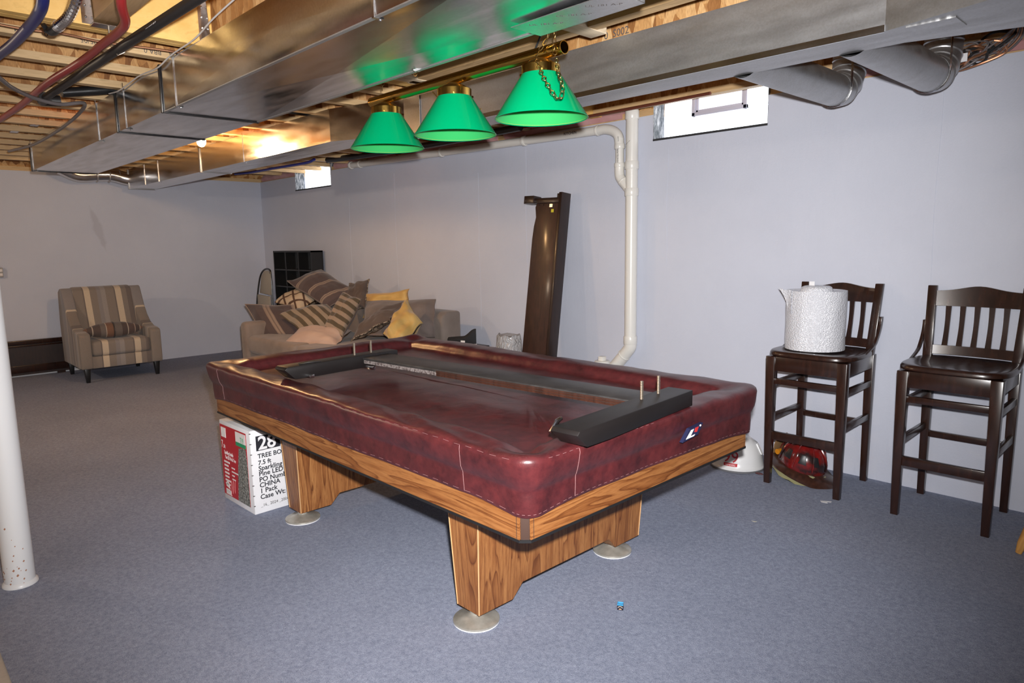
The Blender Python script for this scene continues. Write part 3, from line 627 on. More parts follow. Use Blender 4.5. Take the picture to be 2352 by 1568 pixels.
def cover_point(d, z, q):
    x, y, k, u = q
    wx, wy = CX+x, CY+y
    top = smoothstep(.70, .77, z) if d < .14 else 0
    bed = smoothstep(.14, .2, d)
    skirt = 1-smoothstep(.69, .76, z) if d < .1 else 0
    out = Vector((x/HX if abs(x) > HX-.2 else 0, y/HY if abs(y) > HY-.2 else 0)); 
    if out.length: out.normalize()
    # skirt billows and hem height
    b = .010*noise.noise((wx*2.1, wy*2.1, z*2))+.004*noise.noise((wx*7, wy*7, z*5))
    corner = min(1, math.exp(-((HX-abs(x))**2+(HY-abs(y))**2)/.16**2)) if d < .2 else 0
    if skirt:
        lift = .020*(1-corner)+.006*noise.noise((wx*1.3, wy*1.3, 9))
        t = smoothstep(.70, .58, z) if False else max(0, min(1, (.70-z)/.12))
        z += lift*t
        wx += out.x*b*skirt*1.2; wy += out.y*b*skirt*1.2
        # the crease is softer in places
    # rail top waves and wrinkles
    if d < .2 and z > .70:
        w = .006*noise.noise((wx*3.1, wy*3.1, 3))+.0035*noise.noise((wx*11, wy*11, 5))
        if y < -HY+.22:         # diagonal wrinkles of the near side
            w += .0085*math.sin((wx*.7+wy*2.2)*26+2.2*noise.noise((wx*2.5, wy*2.5, 1)))*smoothstep(.0, .05, d)*(1-smoothstep(.12, .17, d))*max(0, noise.noise((wx*1.7, 2, 8))+.45)
        z += w*smoothstep(.70, .76, z)
    if bed:
        z += bed*(.0035*noise.noise((wx*2.2, wy*5, 2))+.0025*noise.noise((wx*9, wy*9, 4)))
        z += bed*.007*math.exp(-((wy+2.42+.05*math.sin(wx*1.3))/.010)**2)+bed*.006*math.exp(-((wy+2.24+.11*(wx-6.6)+.02*math.sin(wx*3))/.014)**2)
        z += bed*.006*max(0, noise.noise((wx*3.5, wy*1.4, 11)))
    # pockets sag beside the corner peaks
    for sx in (-1, 1):
        for sy in (-1, 1):
            px, py = x-sx*(HX-.105), y-sy*(HY-.105)
            dep = .030 if (sx, sy) == (1, -1) else .014
            if d < .30 and z > .70: z -= dep*math.exp(-(px*px+py*py)/.065**2)*smoothstep(.03, .08, d)
            px, py = x-sx*(HX-.02), y-sy*(HY-.02)
            if z > .74 and d < .2: z += (.018 if sx < 0 and sy > 0 else .006)*math.exp(-(px*px+py*py)/.07**2)
    return Vector((wx, wy, z))
rings = []
for d, z in PROFILE: rings.append([cover_point(d, z, q) for q in ring(d)])
mb = MB().loft(rings, caps=False)
k = len(mb.v)-len(rings[-1]); mb.f.append(tuple(range(k, len(mb.v)))); mb.m.append(0)
cover = thing('table_cover', 'maroon vinyl fitted cover draped over the pool table', 'table cover', (CX, CY, .6))
obj('sheet', mb, VINYL, cover, smooth=True, angle=180)
STITCH = plain('pale_thread', (.30, .16, .16), .7)
RS = {d: ring(d) for d, z in PROFILE}
def on_cover(row_f, q_i):     # interpolated point on the skirt, pushed out slightly
    i = int(row_f); f = row_f-i; i = min(i, len(rings)-2)
    p = rings[i][q_i]*(1-f)+rings[i+1][q_i]*f
    c = Vector((CX, CY, p.z)); dd = (p-c); dd = Vector((dd.x/HX if abs(dd.x) > HX-.1 else 0, dd.y/HY if abs(dd.y) > HY-.1 else 0, 0))
    if dd.length: p = p+dd.normalized()*.0012
    return p
side = NS+NC
mb = MB()
for i in range(0, 4*side): 
    if i % 2 == 0: mb.tube([on_cover(1.6, i), on_cover(1.6, (i+1) % (4*side))], .0005, 4)
obj('hem_stitching', mb, STITCH, cover)['kind'] = 'stuff'
for qi in (int(NS*.915), side+int(NS*.13), int(NS*.06)):
    mb = MB().tube([on_cover(1.5+.5*j, qi) for j in range(24)], .0007, 5); obj('seam_stitching', mb, STITCH, cover)
mb = MB()
for i in range(int(NS*.5), NS): 
    if i % 2: mb.tube([on_cover(13.2, i), on_cover(13.2, i+1)], .0005, 4)
for i in range(side, side+int(NS*.45)):
    if i % 2: mb.tube([on_cover(13.2, i), on_cover(13.2, i+1)], .0005, 4)
obj('top_stitching', mb, STITCH, cover)['kind'] = 'stuff'
# woven badge on the end of the cover
bx = 7.8515; by = -1.975; bz = .690
bm_ = MB().prism([(by-.062, bz-.022), (by-.015, bz+.020), (by+.072, bz+.026), (by+.040, bz-.012)], 'x', bx-.012, bx+.002)
badge = obj('badge', bm_, plain('navy_badge', (.015, .018, .06), .5), cover)
obj('badge_emblem', MB().prism([(by-.042, bz-.014), (by-.008, bz+.014), (by+.010, bz+.015), (by-.012, bz-.008), (by+.018, bz-.006), (by+.010, bz-.012)], 'x', bx+.002, bx+.003), WPRINT, badge)
obj('badge_emblem', MB().prism([(by+.014, bz+.002), (by+.020, bz+.017), (by+.042, bz+.018), (by+.030, bz+.000)], 'x', bx+.002, bx+.003), plain('badge_red', (.55, .03, .03), .5), badge)
obj('badge_emblem', MB().ball((bx+.002, by+.054, bz+.019), (.002, .006, .004), 8, 6), WPRINT, badge)

# ------------------------------------------------------------------ wooden frame lying on the cover
t = NT('chipped_paint'); t.base(t.ramp(t.noise(t.coord(), 70, 4, .8), [(.4, (.05, .03, .028)), (.55, (.24, .21, .20))])).set(rough=.8); CHIP = t.m
ZB = .783
fr = thing('bed_base_frame', 'dark wooden H-shaped frame with upright bolts lying on the maroon cover', 'wooden frame', (6.935, -2.185, ZB))
MF = Matrix.Translation((6.935, -2.185, 0)) @ Matrix.Rotation(.085, 4, 'Z')
t = NT('dusty_dark_wood'); t.base(t.ramp(t.noise(t.coord(), 9, 5, .7), [(.35, (.018, .016, .016)), (.7, (.055, .050, .048))])).set(rough=.40); DUSTY = t.m; DUSTY2 = plain('flat_black_wood', (.010, .008, .008), .45)
def block(x0, x1, y0, y1, h):
    poly = [(y0+.05, ZB+.002), (y0+.12, ZB), (y0+.13, ZB), (y0+.17, ZB), (y0+.17, ZB-.0), (y1, ZB), (y1, ZB+h), (y0+.012, ZB+h), (y0, ZB+h-.012)]
    return obj('cross_block', MB().prism(poly, 'x', x0, x1, MF), DUSTY2, fr, bevel=.003)
block(-.80, -.71, -.51, .13, .062); block(.815, .915, -.545, .165, .058)
obj('long_rail', MB().box((-.755, -.088, ZB+.022), (.84, .072, ZB+.052), MF), DUSTY, fr, bevel=.002)
obj('worn_edge', MB().box((-.70, -.0895, ZB+.024), (-.18, -.0875, ZB+.040), MF), CHIP, fr)
obj('ribbed_edge', (lambda m: [m.box((-.18, -.090-.002*(k % 2), ZB+.022+.005*k), (.80, -.087, ZB+.0255+.005*k), MF) for k in range(5)] and m)(MB()), m_dark('red_ribbed', 2.2, .2), fr)
for x, y in ((-.755, -.105), (-.755, -.005), (.845, -.075), (.845, .04)):
    pts = []
    for k in range(41): pts.append(MF @ Vector((x, y, ZB+.05+.072*k/40)))
    obj('bolt', MB().tube(pts, [.0052+.0009*(k % 2) for k in range(41)], 8), BOLT, fr, smooth=True)
for x, y in ((-.70, -.40), (-.64, -.10), (.80, -.36)):
    obj('bracket', MB().box((x-.02, y-.012, ZB+.004), (x+.03, y+.012, ZB+.020), MF), GALV_S, fr, bevel=.002)
obj('chrome_latch', MB().tube([MF @ Vector(p) for p in ((-.73, -.43, ZB+.066), (-.725, -.38, ZB+.067), (-.72, -.32, ZB+.065))], [.004, .007, .003], 8), CHROME, fr, smooth=True)
obj('chrome_latch', MB().tube([MF @ Vector(p) for p in ((.80, -.525, ZB+.035), (.80, -.49, ZB+.062), (.80, -.47, ZB+.066))], [.004, .008, .006], 8), CHROME, fr, smooth=True)

# ------------------------------------------------------------------ billiard lamp
LY = -2.13; LZ = 2.083
LP = thing('billiard_lamp', 'brass bar lamp with three green cone shades hanging over the pool table', 'lamp', (6.745, LY, LZ))
obj('bar', MB().lathe([(.0245, 6.10), (.0245, 7.385), (.0215, 7.385), (.0215, 6.10)], 32, Matrix.Translation((0, LY, LZ)) @ Matrix.Rotation(PI/2, 4, 'Y'), close=True), BRASS, LP, smooth=True)
def m_shade(name, c, inner=False):
    t = NT(name); tr = t.n('ShaderNodeBsdfTranslucent'); tr.inputs[0].default_value = (*c, 1)
    mx = t.n('ShaderNodeMixShader'); mx.inputs[0].default_value = .35
    t.base(c).set(rough=.16 if not inner else .3, spec=.5, coat=.3 if not inner else 0, coatr=.08)
    t.t.links.new(t.b.outputs[0], mx.inputs[1]); t.t.links.new(tr.outputs[0], mx.inputs[2]); t.t.links.new(mx.outputs[0], t.out.inputs[0]); return t.m
SH_O = m_shade('green_glass', (.0, .50, .20)); SH_I = m_shade('pale_green_lining', (.065, .66, .19), True); GOLD = plain('gilt_rim', (.60, .50, .10), .4, metal=.2)
for x in (6.222, 6.748, 7.266):
    M = Matrix.Translation((x, LY, 0))
    sh = obj('shade', MB().lathe([(.066, 2.019), (.070, 2.014), (.176, 1.852), (.179, 1.848), (.1775, 1.8465), (.1755, 1.848)], 64, M, caps=False), SH_O, LP, smooth=True)
    obj('shade_lining', MB().lathe([(.1752, 1.8495), (.0690, 2.009)], 64, M, caps=False), SH_I, sh, smooth=True)
    obj('gilt_line', MB().lathe([(.1745, 1.8500), (.1740, 1.8512), (.1735, 1.8500)], 64, M, close=True), GOLD, sh, smooth=True)
    ft = obj('fitter', MB().lathe([(.071, 2.006), (.074, 2.008), (.074, 2.038), (.071, 2.041), (.058, 2.043)], 48, M), BRASS, LP, smooth=True)
    pr = [(.058, 2.041), (.054, 2.048), (.042, 2.056), (.026, 2.064), (.018, 2.068)]
    mb = MB(); n = 48
    mb.loft([[(x+r*(1+.03*(j % 2))*math.cos(2*PI*j/n), LY+r*(1+.03*(j % 2))*math.sin(2*PI*j/n), z) for j in range(n)] for r, z in pr])
    obj('fitter_dome', mb, BRASS_D, ft, smooth=True, angle=60)
    for k in range(3):
        a = -.75+k*2*PI/3; d = Vector((math.cos(a), math.sin(a), 0)); obj('thumbscrew', MB().tube([Vector((x, LY, 2.016))+d*.072, Vector((x, LY, 2.016))+d*.090], .005, 8), BRASS, ft, smooth=True)
    obj('socket', MB().lathe([(.02, 2.04), (.02, 1.975), (.012, 1.97)], 20, M), BRASS_D, LP, smooth=True)
    obj('light_bulb', MB().ball((x, LY, 1.935), (.028, .028, .042), 20, 12), plain('opal_bulb_%d' % int(x*10), (.75, .75, .72), .3), LP, smooth=True)
LINK = {}
def chain(pts, parent, pitch=.024):
    path = spline(pts, 24); L = [0]
    for a, b in zip(path, path[1:]): L.append(L[-1]+(b-a).length)
    n = int(L[-1]/pitch)
    def at(s):
        for i in range(len(L)-1):
            if L[i+1] >= s: return path[i].lerp(path[i+1], (s-L[i])/max(1e-9, L[i+1]-L[i]))
        return path[-1]
    for k in range(n):
        p, q = at(k*pitch), at((k+1)*pitch); d = (q-p).normalized()
        a = Vector((0, 0, 1)) if abs(d.z) < .9 else Vector((1, 0, 0)); s = d.cross(a).normalized(); s = Matrix.Rotation((.4 if k % 2 else .4+PI/2), 3, d) @ s
        M = frame((p+q)/2, d, s)
        if 'm' not in LINK:
            mb = MB(); mb.tube([((.0145 if abs(math.cos(t)) > 0 else 0)*math.cos(t)*(1 if True else 0), .0072*math.sin(t), 0) for t in [2*PI*i/16 for i in range(16)]], .0016, 6, closed=True)
            o = obj('chain_link', mb, BRASS_D, None, smooth=True); LINK['m'] = o
        else:
            o = LINK['m'].copy(); COL.objects.link(o)
        o.parent = parent; o.matrix_parent_inverse = parent.matrix_basis.inverted() if parent.type == 'EMPTY' else Matrix(); o.matrix_basis = M
chain([(7.335, -2.13, 2.285), (7.33, -2.14, 2.20), (7.325, -2.155, 2.125), (7.30, -2.165, 2.092), (7.293, -2.18, 2.063), (7.335, -2.215, 2.013), (7.395, -2.255, 1.962), (7.445, -2.28, 1.915), (7.49, -2.295, 1.872), (7.512, -2.297, 1.858), (7.522, -2.295, 1.872), (7.508, -2.28, 1.91), (7.465, -2.25, 1.958), (7.425, -2.215, 1.999), (7.396, -2.185, 2.035)], LP)
chain([(7.345, -2.13, 2.285), (7.345, -2.135, 2.20), (7.35, -2.145, 2.125), (7.36, -2.16, 2.075), (7.38, -2.17, 2.045)], LP)
chain([(6.20, LY, 2.29), (6.205, LY, 2.20), (6.21, LY-.01, 2.112)], LP); chain([(6.33, LY+.04, 2.29), (6.37, LY+.05, 2.19), (6.43, LY+.04, 2.17), (6.50, LY+.03, 2.24), (6.52, LY+.02, 2.29)], LP); chain([(6.21, LY, 2.19), (6.26, LY+.03, 2.215), (6.33, LY+.04, 2.24)], LP)
obj('cord', MB().tube(spline([(7.15, -1.96, 2.285), (7.08, -1.965, 2.17), (7.02, -1.97, 2.06), (6.98, -1.97, 1.99), (6.945, -1.97, 1.965)], 8), .004, 8), BLACKP, LP, smooth=True)
pl = obj('cord_plug', MB().ball((6.93, -1.97, 1.950), (.020, .020, .022), 14, 10), m_dark('brown_bakelite', 3, .3), LP, smooth=True)
obj('prong', MB().box((6.905, -1.976, 1.935), (6.913, -1.974, 1.945)), BRASS, pl); obj('prong', MB().box((6.905, -1.966, 1.935), (6.913, -1.964, 1.945)), BRASS, pl)
obj('wire', MB().tube(spline([(6.46, -2.05, 2.11), (6.52, -2.02, 2.04), (6.62, -1.99, 2.0), (6.75, -1.98, 1.975)], 8), .003, 6), BRASS_D, LP, smooth=True)

# ------------------------------------------------------------------ bare ceiling bulb
GLOW = m_emit('glowing_bulb', (1.0, .80, .50), 60)
def bare_bulb(p, label, watts, colour):
    bl = thing('bare_bulb', label, 'light bulb', p, 'bare bulbs on the basement ceiling')
    obj('bulb', MB().ball(p, (.034, .034, .042), 24, 16), GLOW, bl, smooth=True)
    obj('socket', MB().lathe([(.022, p[2]+.038), (.022, p[2]+.062), (.055, p[2]+.068), (.055, p[2]+.082)], 24, Matrix.Translation((p[0], p[1], 0))), WHITE, bl, smooth=True)
    point('bulb_light', (p[0], p[1], p[2]-.05), watts, colour, .04)
bare_bulb((3.50, -2.02, 2.20), 'lit bare light bulb on a ceiling socket between the two ducts', 52, (1.0, .58, .25))
bare_bulb((2.20, -5.60, 2.20), 'lit bare bulb added as unseen fill light left of the main duct', 95, (1.0, .80, .60))  # added bulb out of view, lifts the brightness of the far walls
bare_bulb((8.60, -6.40, 2.20), 'lit bare bulb added as unseen fill light behind the camera', 40, (1.0, .80, .60))  # second added bulb, unseen, raises the ambient light in the room

# ------------------------------------------------------------------ bar stools
def copy_tree(o, parent=None):
    c = o.copy(); COL.objects.link(c); c.parent = parent
    for ch in list(o.children): copy_tree(ch, c)
    return c
def make_stool():
    t = thing('bar_stool', '', 'stool', (0, 0, 0), 'dark wooden bar stools along the right wall')
    hw = .192; yf, yb = -.215, .185
    def taper(x, y, z1, a1, a0=.034):   # square leg, narrower at the floor
        return MB().hexa([(x+sx*a0/2, y+sy*a0/2, 0) for sx, sy in ((-1,-1),(1,-1),(1,1),(-1,1))], [(x+sx*a1/2, y+sy*a1/2, z1) for sx, sy in ((-1,-1),(1,-1),(1,1),(-1,1))])
    for s in (-1, 1):
        obj('leg', taper(s*hw, yf, .735, .050), DARK, t, bevel=.003)
        obj('leg', taper(s*hw*.97, yb, .735, .046), DARK, t, bevel=.003)
        # back post leaning towards the wall
        z0, z1 = .735, 1.125
        a = .021
        obj('back_post', MB().hexa([(s*hw+dx, .150+dy, z0) for dx, dy in ((-a,-.016),(a,-.016),(a,.016),(-a,.016))], [(s*(hw+.012)+dx, .212+dy, z1) for dx, dy in ((-a,-.013),(a,-.013),(a,.013),(-a,.013))]), DARK, t, bevel=.003)
        # bent brace from post to seat
        R = []
        for k in range(13):
            u = k/12; y = .195-.13*u**1.9; z = .945-.185*u**.95
            if u > .8: y -= (u-.8)*.35
            w = .014; h = .016
            R.append([(s*(hw+.034)+dx, y+dy, z) for dx, dy in ((-w/2,-h),(w/2,-h),(w/2,h),(-w/2,h))])
        obj('brace', MB().loft(R), DARK, t, bevel=.002)
        obj('stretcher', MB().box((s*hw-.011, yf+.02, .555), (s*hw+.011, yb-.02, .590)), DARK, t, bevel=.002)
        obj('stretcher', MB().box((s*hw-.011, yf+.02, .365), (s*hw+.011, yb-.02, .400)), DARK, t, bevel=.002)
        obj('apron', MB().box((s*hw-.012, yf+.02, .660), (s*hw+.012, yb-.02, .735)), DARK, t, bevel=.002)
    obj('apron', MB().box((-hw+.02, yf-.018, .655), (hw-.02, yf+.008, .735)), DARK, t, bevel=.002)
    obj('apron', MB().box((-hw+.02, yb-.008, .660), (hw-.02, yb+.015, .735)), DARK, t, bevel=.002)
    obj('stretcher', MB().box((-hw+.02, yf-.012, .580), (hw-.02, yf+.010, .612)), DARK, t, bevel=.002)
    obj('footrest', MB().box((-hw+.018, yf-.014, .262), (hw-.018, yf+.010, .308)), DARK, t, bevel=.002)
    obj('stretcher', MB().box((-hw+.02, yb-.010, .325), (hw-.02, yb+.010, .358)), DARK, t, bevel=.002)
    # saddle seat
    N = 40; rings_ = []
    def outline(e):
        P = []
        for k in range(N):
            a = 2*PI*k/N; c, s_ = math.cos(a), math.sin(a); n = 4.2
            x = abs(c)**(2/n)*(1 if c > 0 else -1); y = abs(s_)**(2/n)*(1 if s_ > 0 else -1)
            P.append((x*(.232-e)*(1-.05*(y > 0)*y), -.03+y*(.225-e)))
        return P
    def topz(x, y): return .769 - .016*math.exp(-((x-.09)/.075)**2-((y+.0)/.16)**2) - .016*math.exp(-((x+.09)/.075)**2-((y+.0)/.16)**2)
    for e, z in ((.012, .736), (.0, .743), (.0, .756), (.006, .766)): rings_.append([(x, y, z) for x, y in outline(e)])
    for e in (.015, .05, .09, .13, .17, .21): rings_.append([(x, y, topz(x, y)) for x, y in outline(e)])
    obj('seat', MB().loft(rings_), DARK, t, smooth=True, angle=55)
    # curved crest rail and lower rail, slats
    def backy(z, x): return .150+.062*(z-.735)/.39 + .022*(1-(x/.19)**2)
    def bent(z0f, z1f, th):
        R = []
        for k in range(17):
            x = -.182+.364*k/16; zz0, zz1 = z0f(x), z1f(x)
            R.append([(x, backy(zz0, x)-th, zz0), (x, backy(zz0, x)+th, zz0), (x, backy(zz1, x)+th, zz1), (x, backy(zz1, x)-th, zz1)])
        return MB().loft(R)
    obj('crest_rail', bent(lambda x: 1.022, lambda x: 1.098+.026*math.exp(-(x/.10)**2), .010), DARK, t, smooth=True, angle=35)
    obj('lower_rail', bent(lambda x: .775, lambda x: .820, .009), DARK, t, smooth=True, angle=35)
    for k in range(5):
        x = -.125+.0625*k; R = []
        for j in range(9):
            z = .812+.218*j/8; w = .013-.002*math.sin(PI*j/8); y = backy(z, x)+.010*math.sin(PI*j/8)
            R.append([(x-w, y-.006, z), (x+w, y-.006, z), (x+w, y+.006, z), (x-w, y+.006, z)])
        obj('slat', MB().loft(R), DARK, t, smooth=True, angle=35)
    return t
s1 = make_stool(); s2 = copy_tree(s1)
s1.location = (7.612, -.235, 0); s1['label'] = 'dark wooden bar stool holding the roll of bubble wrap'
s2.location = (8.278, -.235, 0); s2['label'] = 'dark wooden bar stool with an empty seat at the right edge'

# roll of bubble wrap on the first stool
t = NT('bubble_wrap'); v = t.coord('Object', (1, 1, 1)); 
vo = t.voro(v, 140); tr = t.n('ShaderNodeBsdfTransparent'); mx = t.n('ShaderNodeMixShader'); mx.inputs[0].default_value = .88
t.base((.80, .81, .86)).bump(vo, .7, .006).set(rough=.22, spec=.7, coat=.3, coatr=.12)
t.t.links.new(tr.outputs[0], mx.inputs[1]); t.t.links.new(t.b.outputs[0], mx.inputs[2]); t.t.links.new(mx.outputs[0], t.out.inputs[0]); BUB = t.m
bw = thing('bubble_wrap_roll', 'roll of clear bubble wrap standing on the bar stool seat', 'bubble wrap', (7.575, -.29, .772))
BX, BY = 7.575, -.275; RB = .150; zb0_, zb1_ = .772, 1.095
R = []
for j in range(13):
    z = zb0_+(zb1_-zb0_)*j/12; ring_ = []
    for k in range(64):
        a = 2*PI*k/64; r = RB+.003*noise.noise((math.cos(a)*3, math.sin(a)*3, z*9))+.006*(k/64)
        ring_.append((BX+r*math.cos(a+.6), BY+r*math.sin(a+.6), z))
    R.append(ring_)
R.append([(BX+(p[0]-BX)*.9, BY+(p[1]-BY)*.9, zb1_-.004) for p in R[-1]]); R.append([(BX+(p[0]-BX)*.3, BY+(p[1]-BY)*.3, zb1_-.012) for p in R[-2]])
obj('roll', MB().loft(R), BUB, bw, smooth=True, angle=60)
mb = MB(); P0 = []      # loose outer flap at the left
for j in range(9):
    z = zb0_+.20+(zb1_-zb0_-.195)*j/8; f = max(0, (j-1)/7)**1.8
    c = Vector((BX-.7071*RB*1.02, BY-.7071*RB*1.02, z)); P0.append([c+Vector((.03, -.03, 0)), c+Vector((-.02*f, -.015*f, 0)), c+Vector((-.050*f, -.018*f, .012*f)), c+Vector((-.0505*f, -.0155*f, .012*f)), c+Vector((-.02*f, -.012*f, 0)), c+Vector((.03, -.027, 0))])
mb.loft(P0); obj('loose_flap', mb, BUB, bw, smooth=True)
mb = MB(); R = []
for j in range(5):
    rr = [.085, .082, .075, .06, .03][j]; z = zb1_-.012+[0, .018, .030, .036, .034][j]
    R.append([(BX+.0+rr*(1+.12*noise.noise((k*.7, j, 3)))*math.cos(2*PI*k/24), BY+rr*(1+.12*noise.noise((k*.7, j, 8)))*math.sin(2*PI*k/24), z+.006*noise.noise((k, j, 1))) for k in range(24)])
mb.loft(R); obj('crumpled_top', mb, BUB, bw, smooth=True)
obj('paper_label', MB().box((BX-.055, BY+.03, zb1_+.018), (BX-.025, BY+.032, zb1_+.045)), WHITE, bw)

# ------------------------------------------------------------------ things on the floor by the wall
t = thing('fire_helmet', 'red firefighter helmet with a wide dark brim lying under the first bar stool', 'helmet', (7.50, -.20, 0))
HM = Matrix.Translation((7.52, -.24, .080)) @ Matrix.Rotation(math.radians(-14), 4, 'Z') @ Matrix.Rotation(math.radians(13), 4, 'Y')
HRED = NT('worn_red_gloss'); HRED.base(HRED.ramp(HRED.noise(HRED.coord(), 14, 4), [(.38, (.022, .010, .010)), (.62, (.20, .010, .009))])).set(rough=.2, coat=.5); HRED = HRED.m
HBLK = m_dark('smoked_brim', 1.6, .3)
dome = [(.118, 0), (.120, .02), (.115, .06), (.100, .10), (.075, .132), (.04, .150), (.004, .156)]
mb = MB(); mb.loft([[HM @ Vector((1.18*r*math.cos(2*PI*k/40), r*math.sin(2*PI*k/40), z)) for k in range(40)] for r, z in dome])
obj('shell', mb, HRED, t, smooth=True)
mb = MB(); n = 56; rg = []
for e, zz in ((0, .004), (.5, -.002), (1, -.018), (1, -.024), (.5, -.010), (0, -.004)):
    rg.append([HM @ Vector(((1.18*.119+e*(.045+.085*max(0, math.cos(2*PI*k/n))**2+.05*max(0, -math.cos(2*PI*k/n))**3))*math.cos(2*PI*k/n), (.119+e*.038)*math.sin(2*PI*k/n), zz-e*.022*max(0, math.cos(2*PI*k/n)))) for k in range(n)])
mb.loft(rg, caps=False); obj('brim', mb, HBLK, t, smooth=True)
for k in range(8):
    a = 2*PI*k/8+.2; obj('rib', MB().tube([HM @ Vector((1.18*(r+.003)*math.cos(a), (r+.003)*math.sin(a), z+.002)) for r, z in dome[1:]], .005, 6), HRED, t, smooth=True)
for a in (-1.05, -.45, -1.75):
    obj('crest_window', MB().hexa(*[[HM @ Vector((1.18*(r+o)*math.cos(a+da), (r+o)*math.sin(a+da), z)) for da, r, z, o in q] for q in (((-.17, .113, .055, .002), (.17, .113, .055, .002), (.11, .095, .105, .002), (-.11, .095, .105, .002)), ((-.17, .113, .055, .006), (.17, .113, .055, .006), (.11, .095, .105, .006), (-.11, .095, .105, .006)))]), BLACKP, t, bevel=.002)
obj('front_shield', MB().prism([(-.05, .0), (.05, .0), (.06, .06), (.035, .12), (-.035, .12), (-.06, .06)], 'x', -.165, -.158, HM), plain('tan_leather', (.22, .13, .06), .4), t, bevel=.002)
obj('neck_cloth', MB().loft([[HM @ Vector((.02+r*1.3*math.cos(2*PI*k/30), r*.95*math.sin(2*PI*k/30)-.01, z+.006*math.sin(k*1.7))) for k in range(30)] for r, z in ((.135, -.060), (.128, -.030), (.105, -.002))]), cloth('olive_lining', (.22, .20, .09), (.32, .30, .15)), t, smooth=True)
obj('lamp_bracket', MB().tube([HM @ Vector((-.10, -.075, .05)), HM @ Vector((-.10, -.105, .05))], .016, 12), plain('amber_lens', (.55, .20, .01), .2), t, smooth=True)

t = thing('white_helmet', 'white helmet with red 99 lettering behind the pool table corner', 'helmet', (7.17, -.33, 0))
WH = plain('white_gloss', (.74, .74, .74), .25, coat=.3); M = Matrix.Translation((7.155, -.30, .012))
mb = MB().lathe([(.150, .0), (.158, .004), (.158, .012), (.150, .020), (.146, .05), (.135, .10), (.112, .145), (.07, .175), (.004, .186)], 48, M); obj('shell', mb, WH, t, smooth=True)
obj('rim', MB().lathe([(.150, -.010), (.162, -.006), (.162, .004), (.15, .006)], 48, M, close=True), plain('grey_rim', (.13, .13, .14), .4), t, smooth=True)
RTX = plain('red_lettering', (.50, .02, .03), .4)
ang = math.radians(-78)
def on_shell(a, z, r): return Vector((7.155+r*math.cos(a), -.30+r*math.sin(a), z))
def curved_text(s, size, a, z, r, lean, mat):
    o = text('lettering', s, size, Matrix(), mat, None, .0006, 'CENTER')
    for v_ in o.data.vertices:
        aa = a+v_.co.x/r; rr = r-lean*v_.co.y+.0012+v_.co.z
        v_.co = on_shell(aa, z+v_.co.y, rr)
    adopt(o, t)
curved_text('99', .095, ang, .066, .150, .16, RTX); curved_text('19', .05, ang+.15, .145, .138, .5, RTX)
mb = MB(); 
for k in range(12):
    a0, a1 = ang-.27+.54*k/12, ang-.27+.54*(k+1)/12
    mb.hexa([on_shell(a0, .042, .1485), on_shell(a1, .042, .1485), on_shell(a1, .042, .152), on_shell(a0, .042, .152)], [on_shell(a0, .060, .1475), on_shell(a1, .060, .1475), on_shell(a1, .060, .151), on_shell(a0, .060, .151)])
obj('name_band', mb, RTX, t); curved_text('SANDERS', .014, ang, .046, .1515, .05, WPRINT)
obj('reflective_tab', MB().hexa([on_shell(.10, .10, .142), on_shell(.32, .10, .142), on_shell(.32, .10, .147), on_shell(.10, .10, .147)], [on_shell(.10, .16, .11), on_shell(.32, .16, .11), on_shell(.32, .16, .118), on_shell(.10, .16, .118)]), m_emit('retroreflective_tape', (.95, .95, .95), .0), t)
tag(obj('key_ring', MB().tube([(7.325+.022*math.cos(a), -.36+.010*math.sin(a), .008) for a in [2*PI*k/20 for k in range(20)]], .003, 6, closed=True), plain('rusty_ring', (.10, .03, .03), .5)), 'small dark red ring on the carpet beside the white helmet', 'ring')
tag(obj('paper_scrap', MB().prism([(7.752, -.535), (7.80, -.505), (7.803, -.522), (7.785, -.528), (7.795, -.548), (7.765, -.552)], 'z', .0045, .0055), WHITE), 'torn white scrap of paper on the carpet by the stool leg', 'paper')
tag(obj('paper_speck', MB().prism([(7.62, -1.03), (7.645, -1.02), (7.64, -1.035)], 'z', .0045, .0055), plain('cream_paper', (.6, .58, .48), .8)), 'tiny cream speck of paper on the carpet between table and stools', 'paper')
t = thing('chalk_cube', 'blue cube of billiard chalk on the carpet in front of the table', 'chalk', (7.662, -2.139, .004), rotz=math.radians(33))
CM = Matrix.Translation((7.662, -2.139, .004)) @ Matrix.Rotation(math.radians(33), 4, 'Z'); h = .0115
obj('wrapper', MB().box((-h, -h, 0), (h, h, .019), CM), plain('navy_label', (.012, .012, .03), .45), t, bevel=.0008)
top = obj('chalk', MB().loft([[CM @ Vector((x*h*.98, y*h*.98, z)) for x, y in ((-1,-1),(1,-1),(1,1),(-1,1))] for z in (.019, .022)]+[[CM @ Vector((x*h*.5, y*h*.5, .0195)) for x, y in ((-1,-1),(1,-1),(1,1),(-1,1))]]), plain('blue_chalk', (.06, .36, .68), .9), t)
obj('label_arc', MB().tube([CM @ Vector((.009*math.cos(a), -h-.0002, .007+.008*math.sin(a))) for a in [PI*.1+PI*.8*k/10 for k in range(11)]], .0012, 5), plain('cream_print', (.62, .52, .38), .6), t)
obj('label_arc', MB().prism([(-.006, .003), (.006, .003), (.003, .007), (-.003, .007)], 'y', -h-.0004, -h, CM), plain('cream_print2', (.55, .36, .2), .6), t)

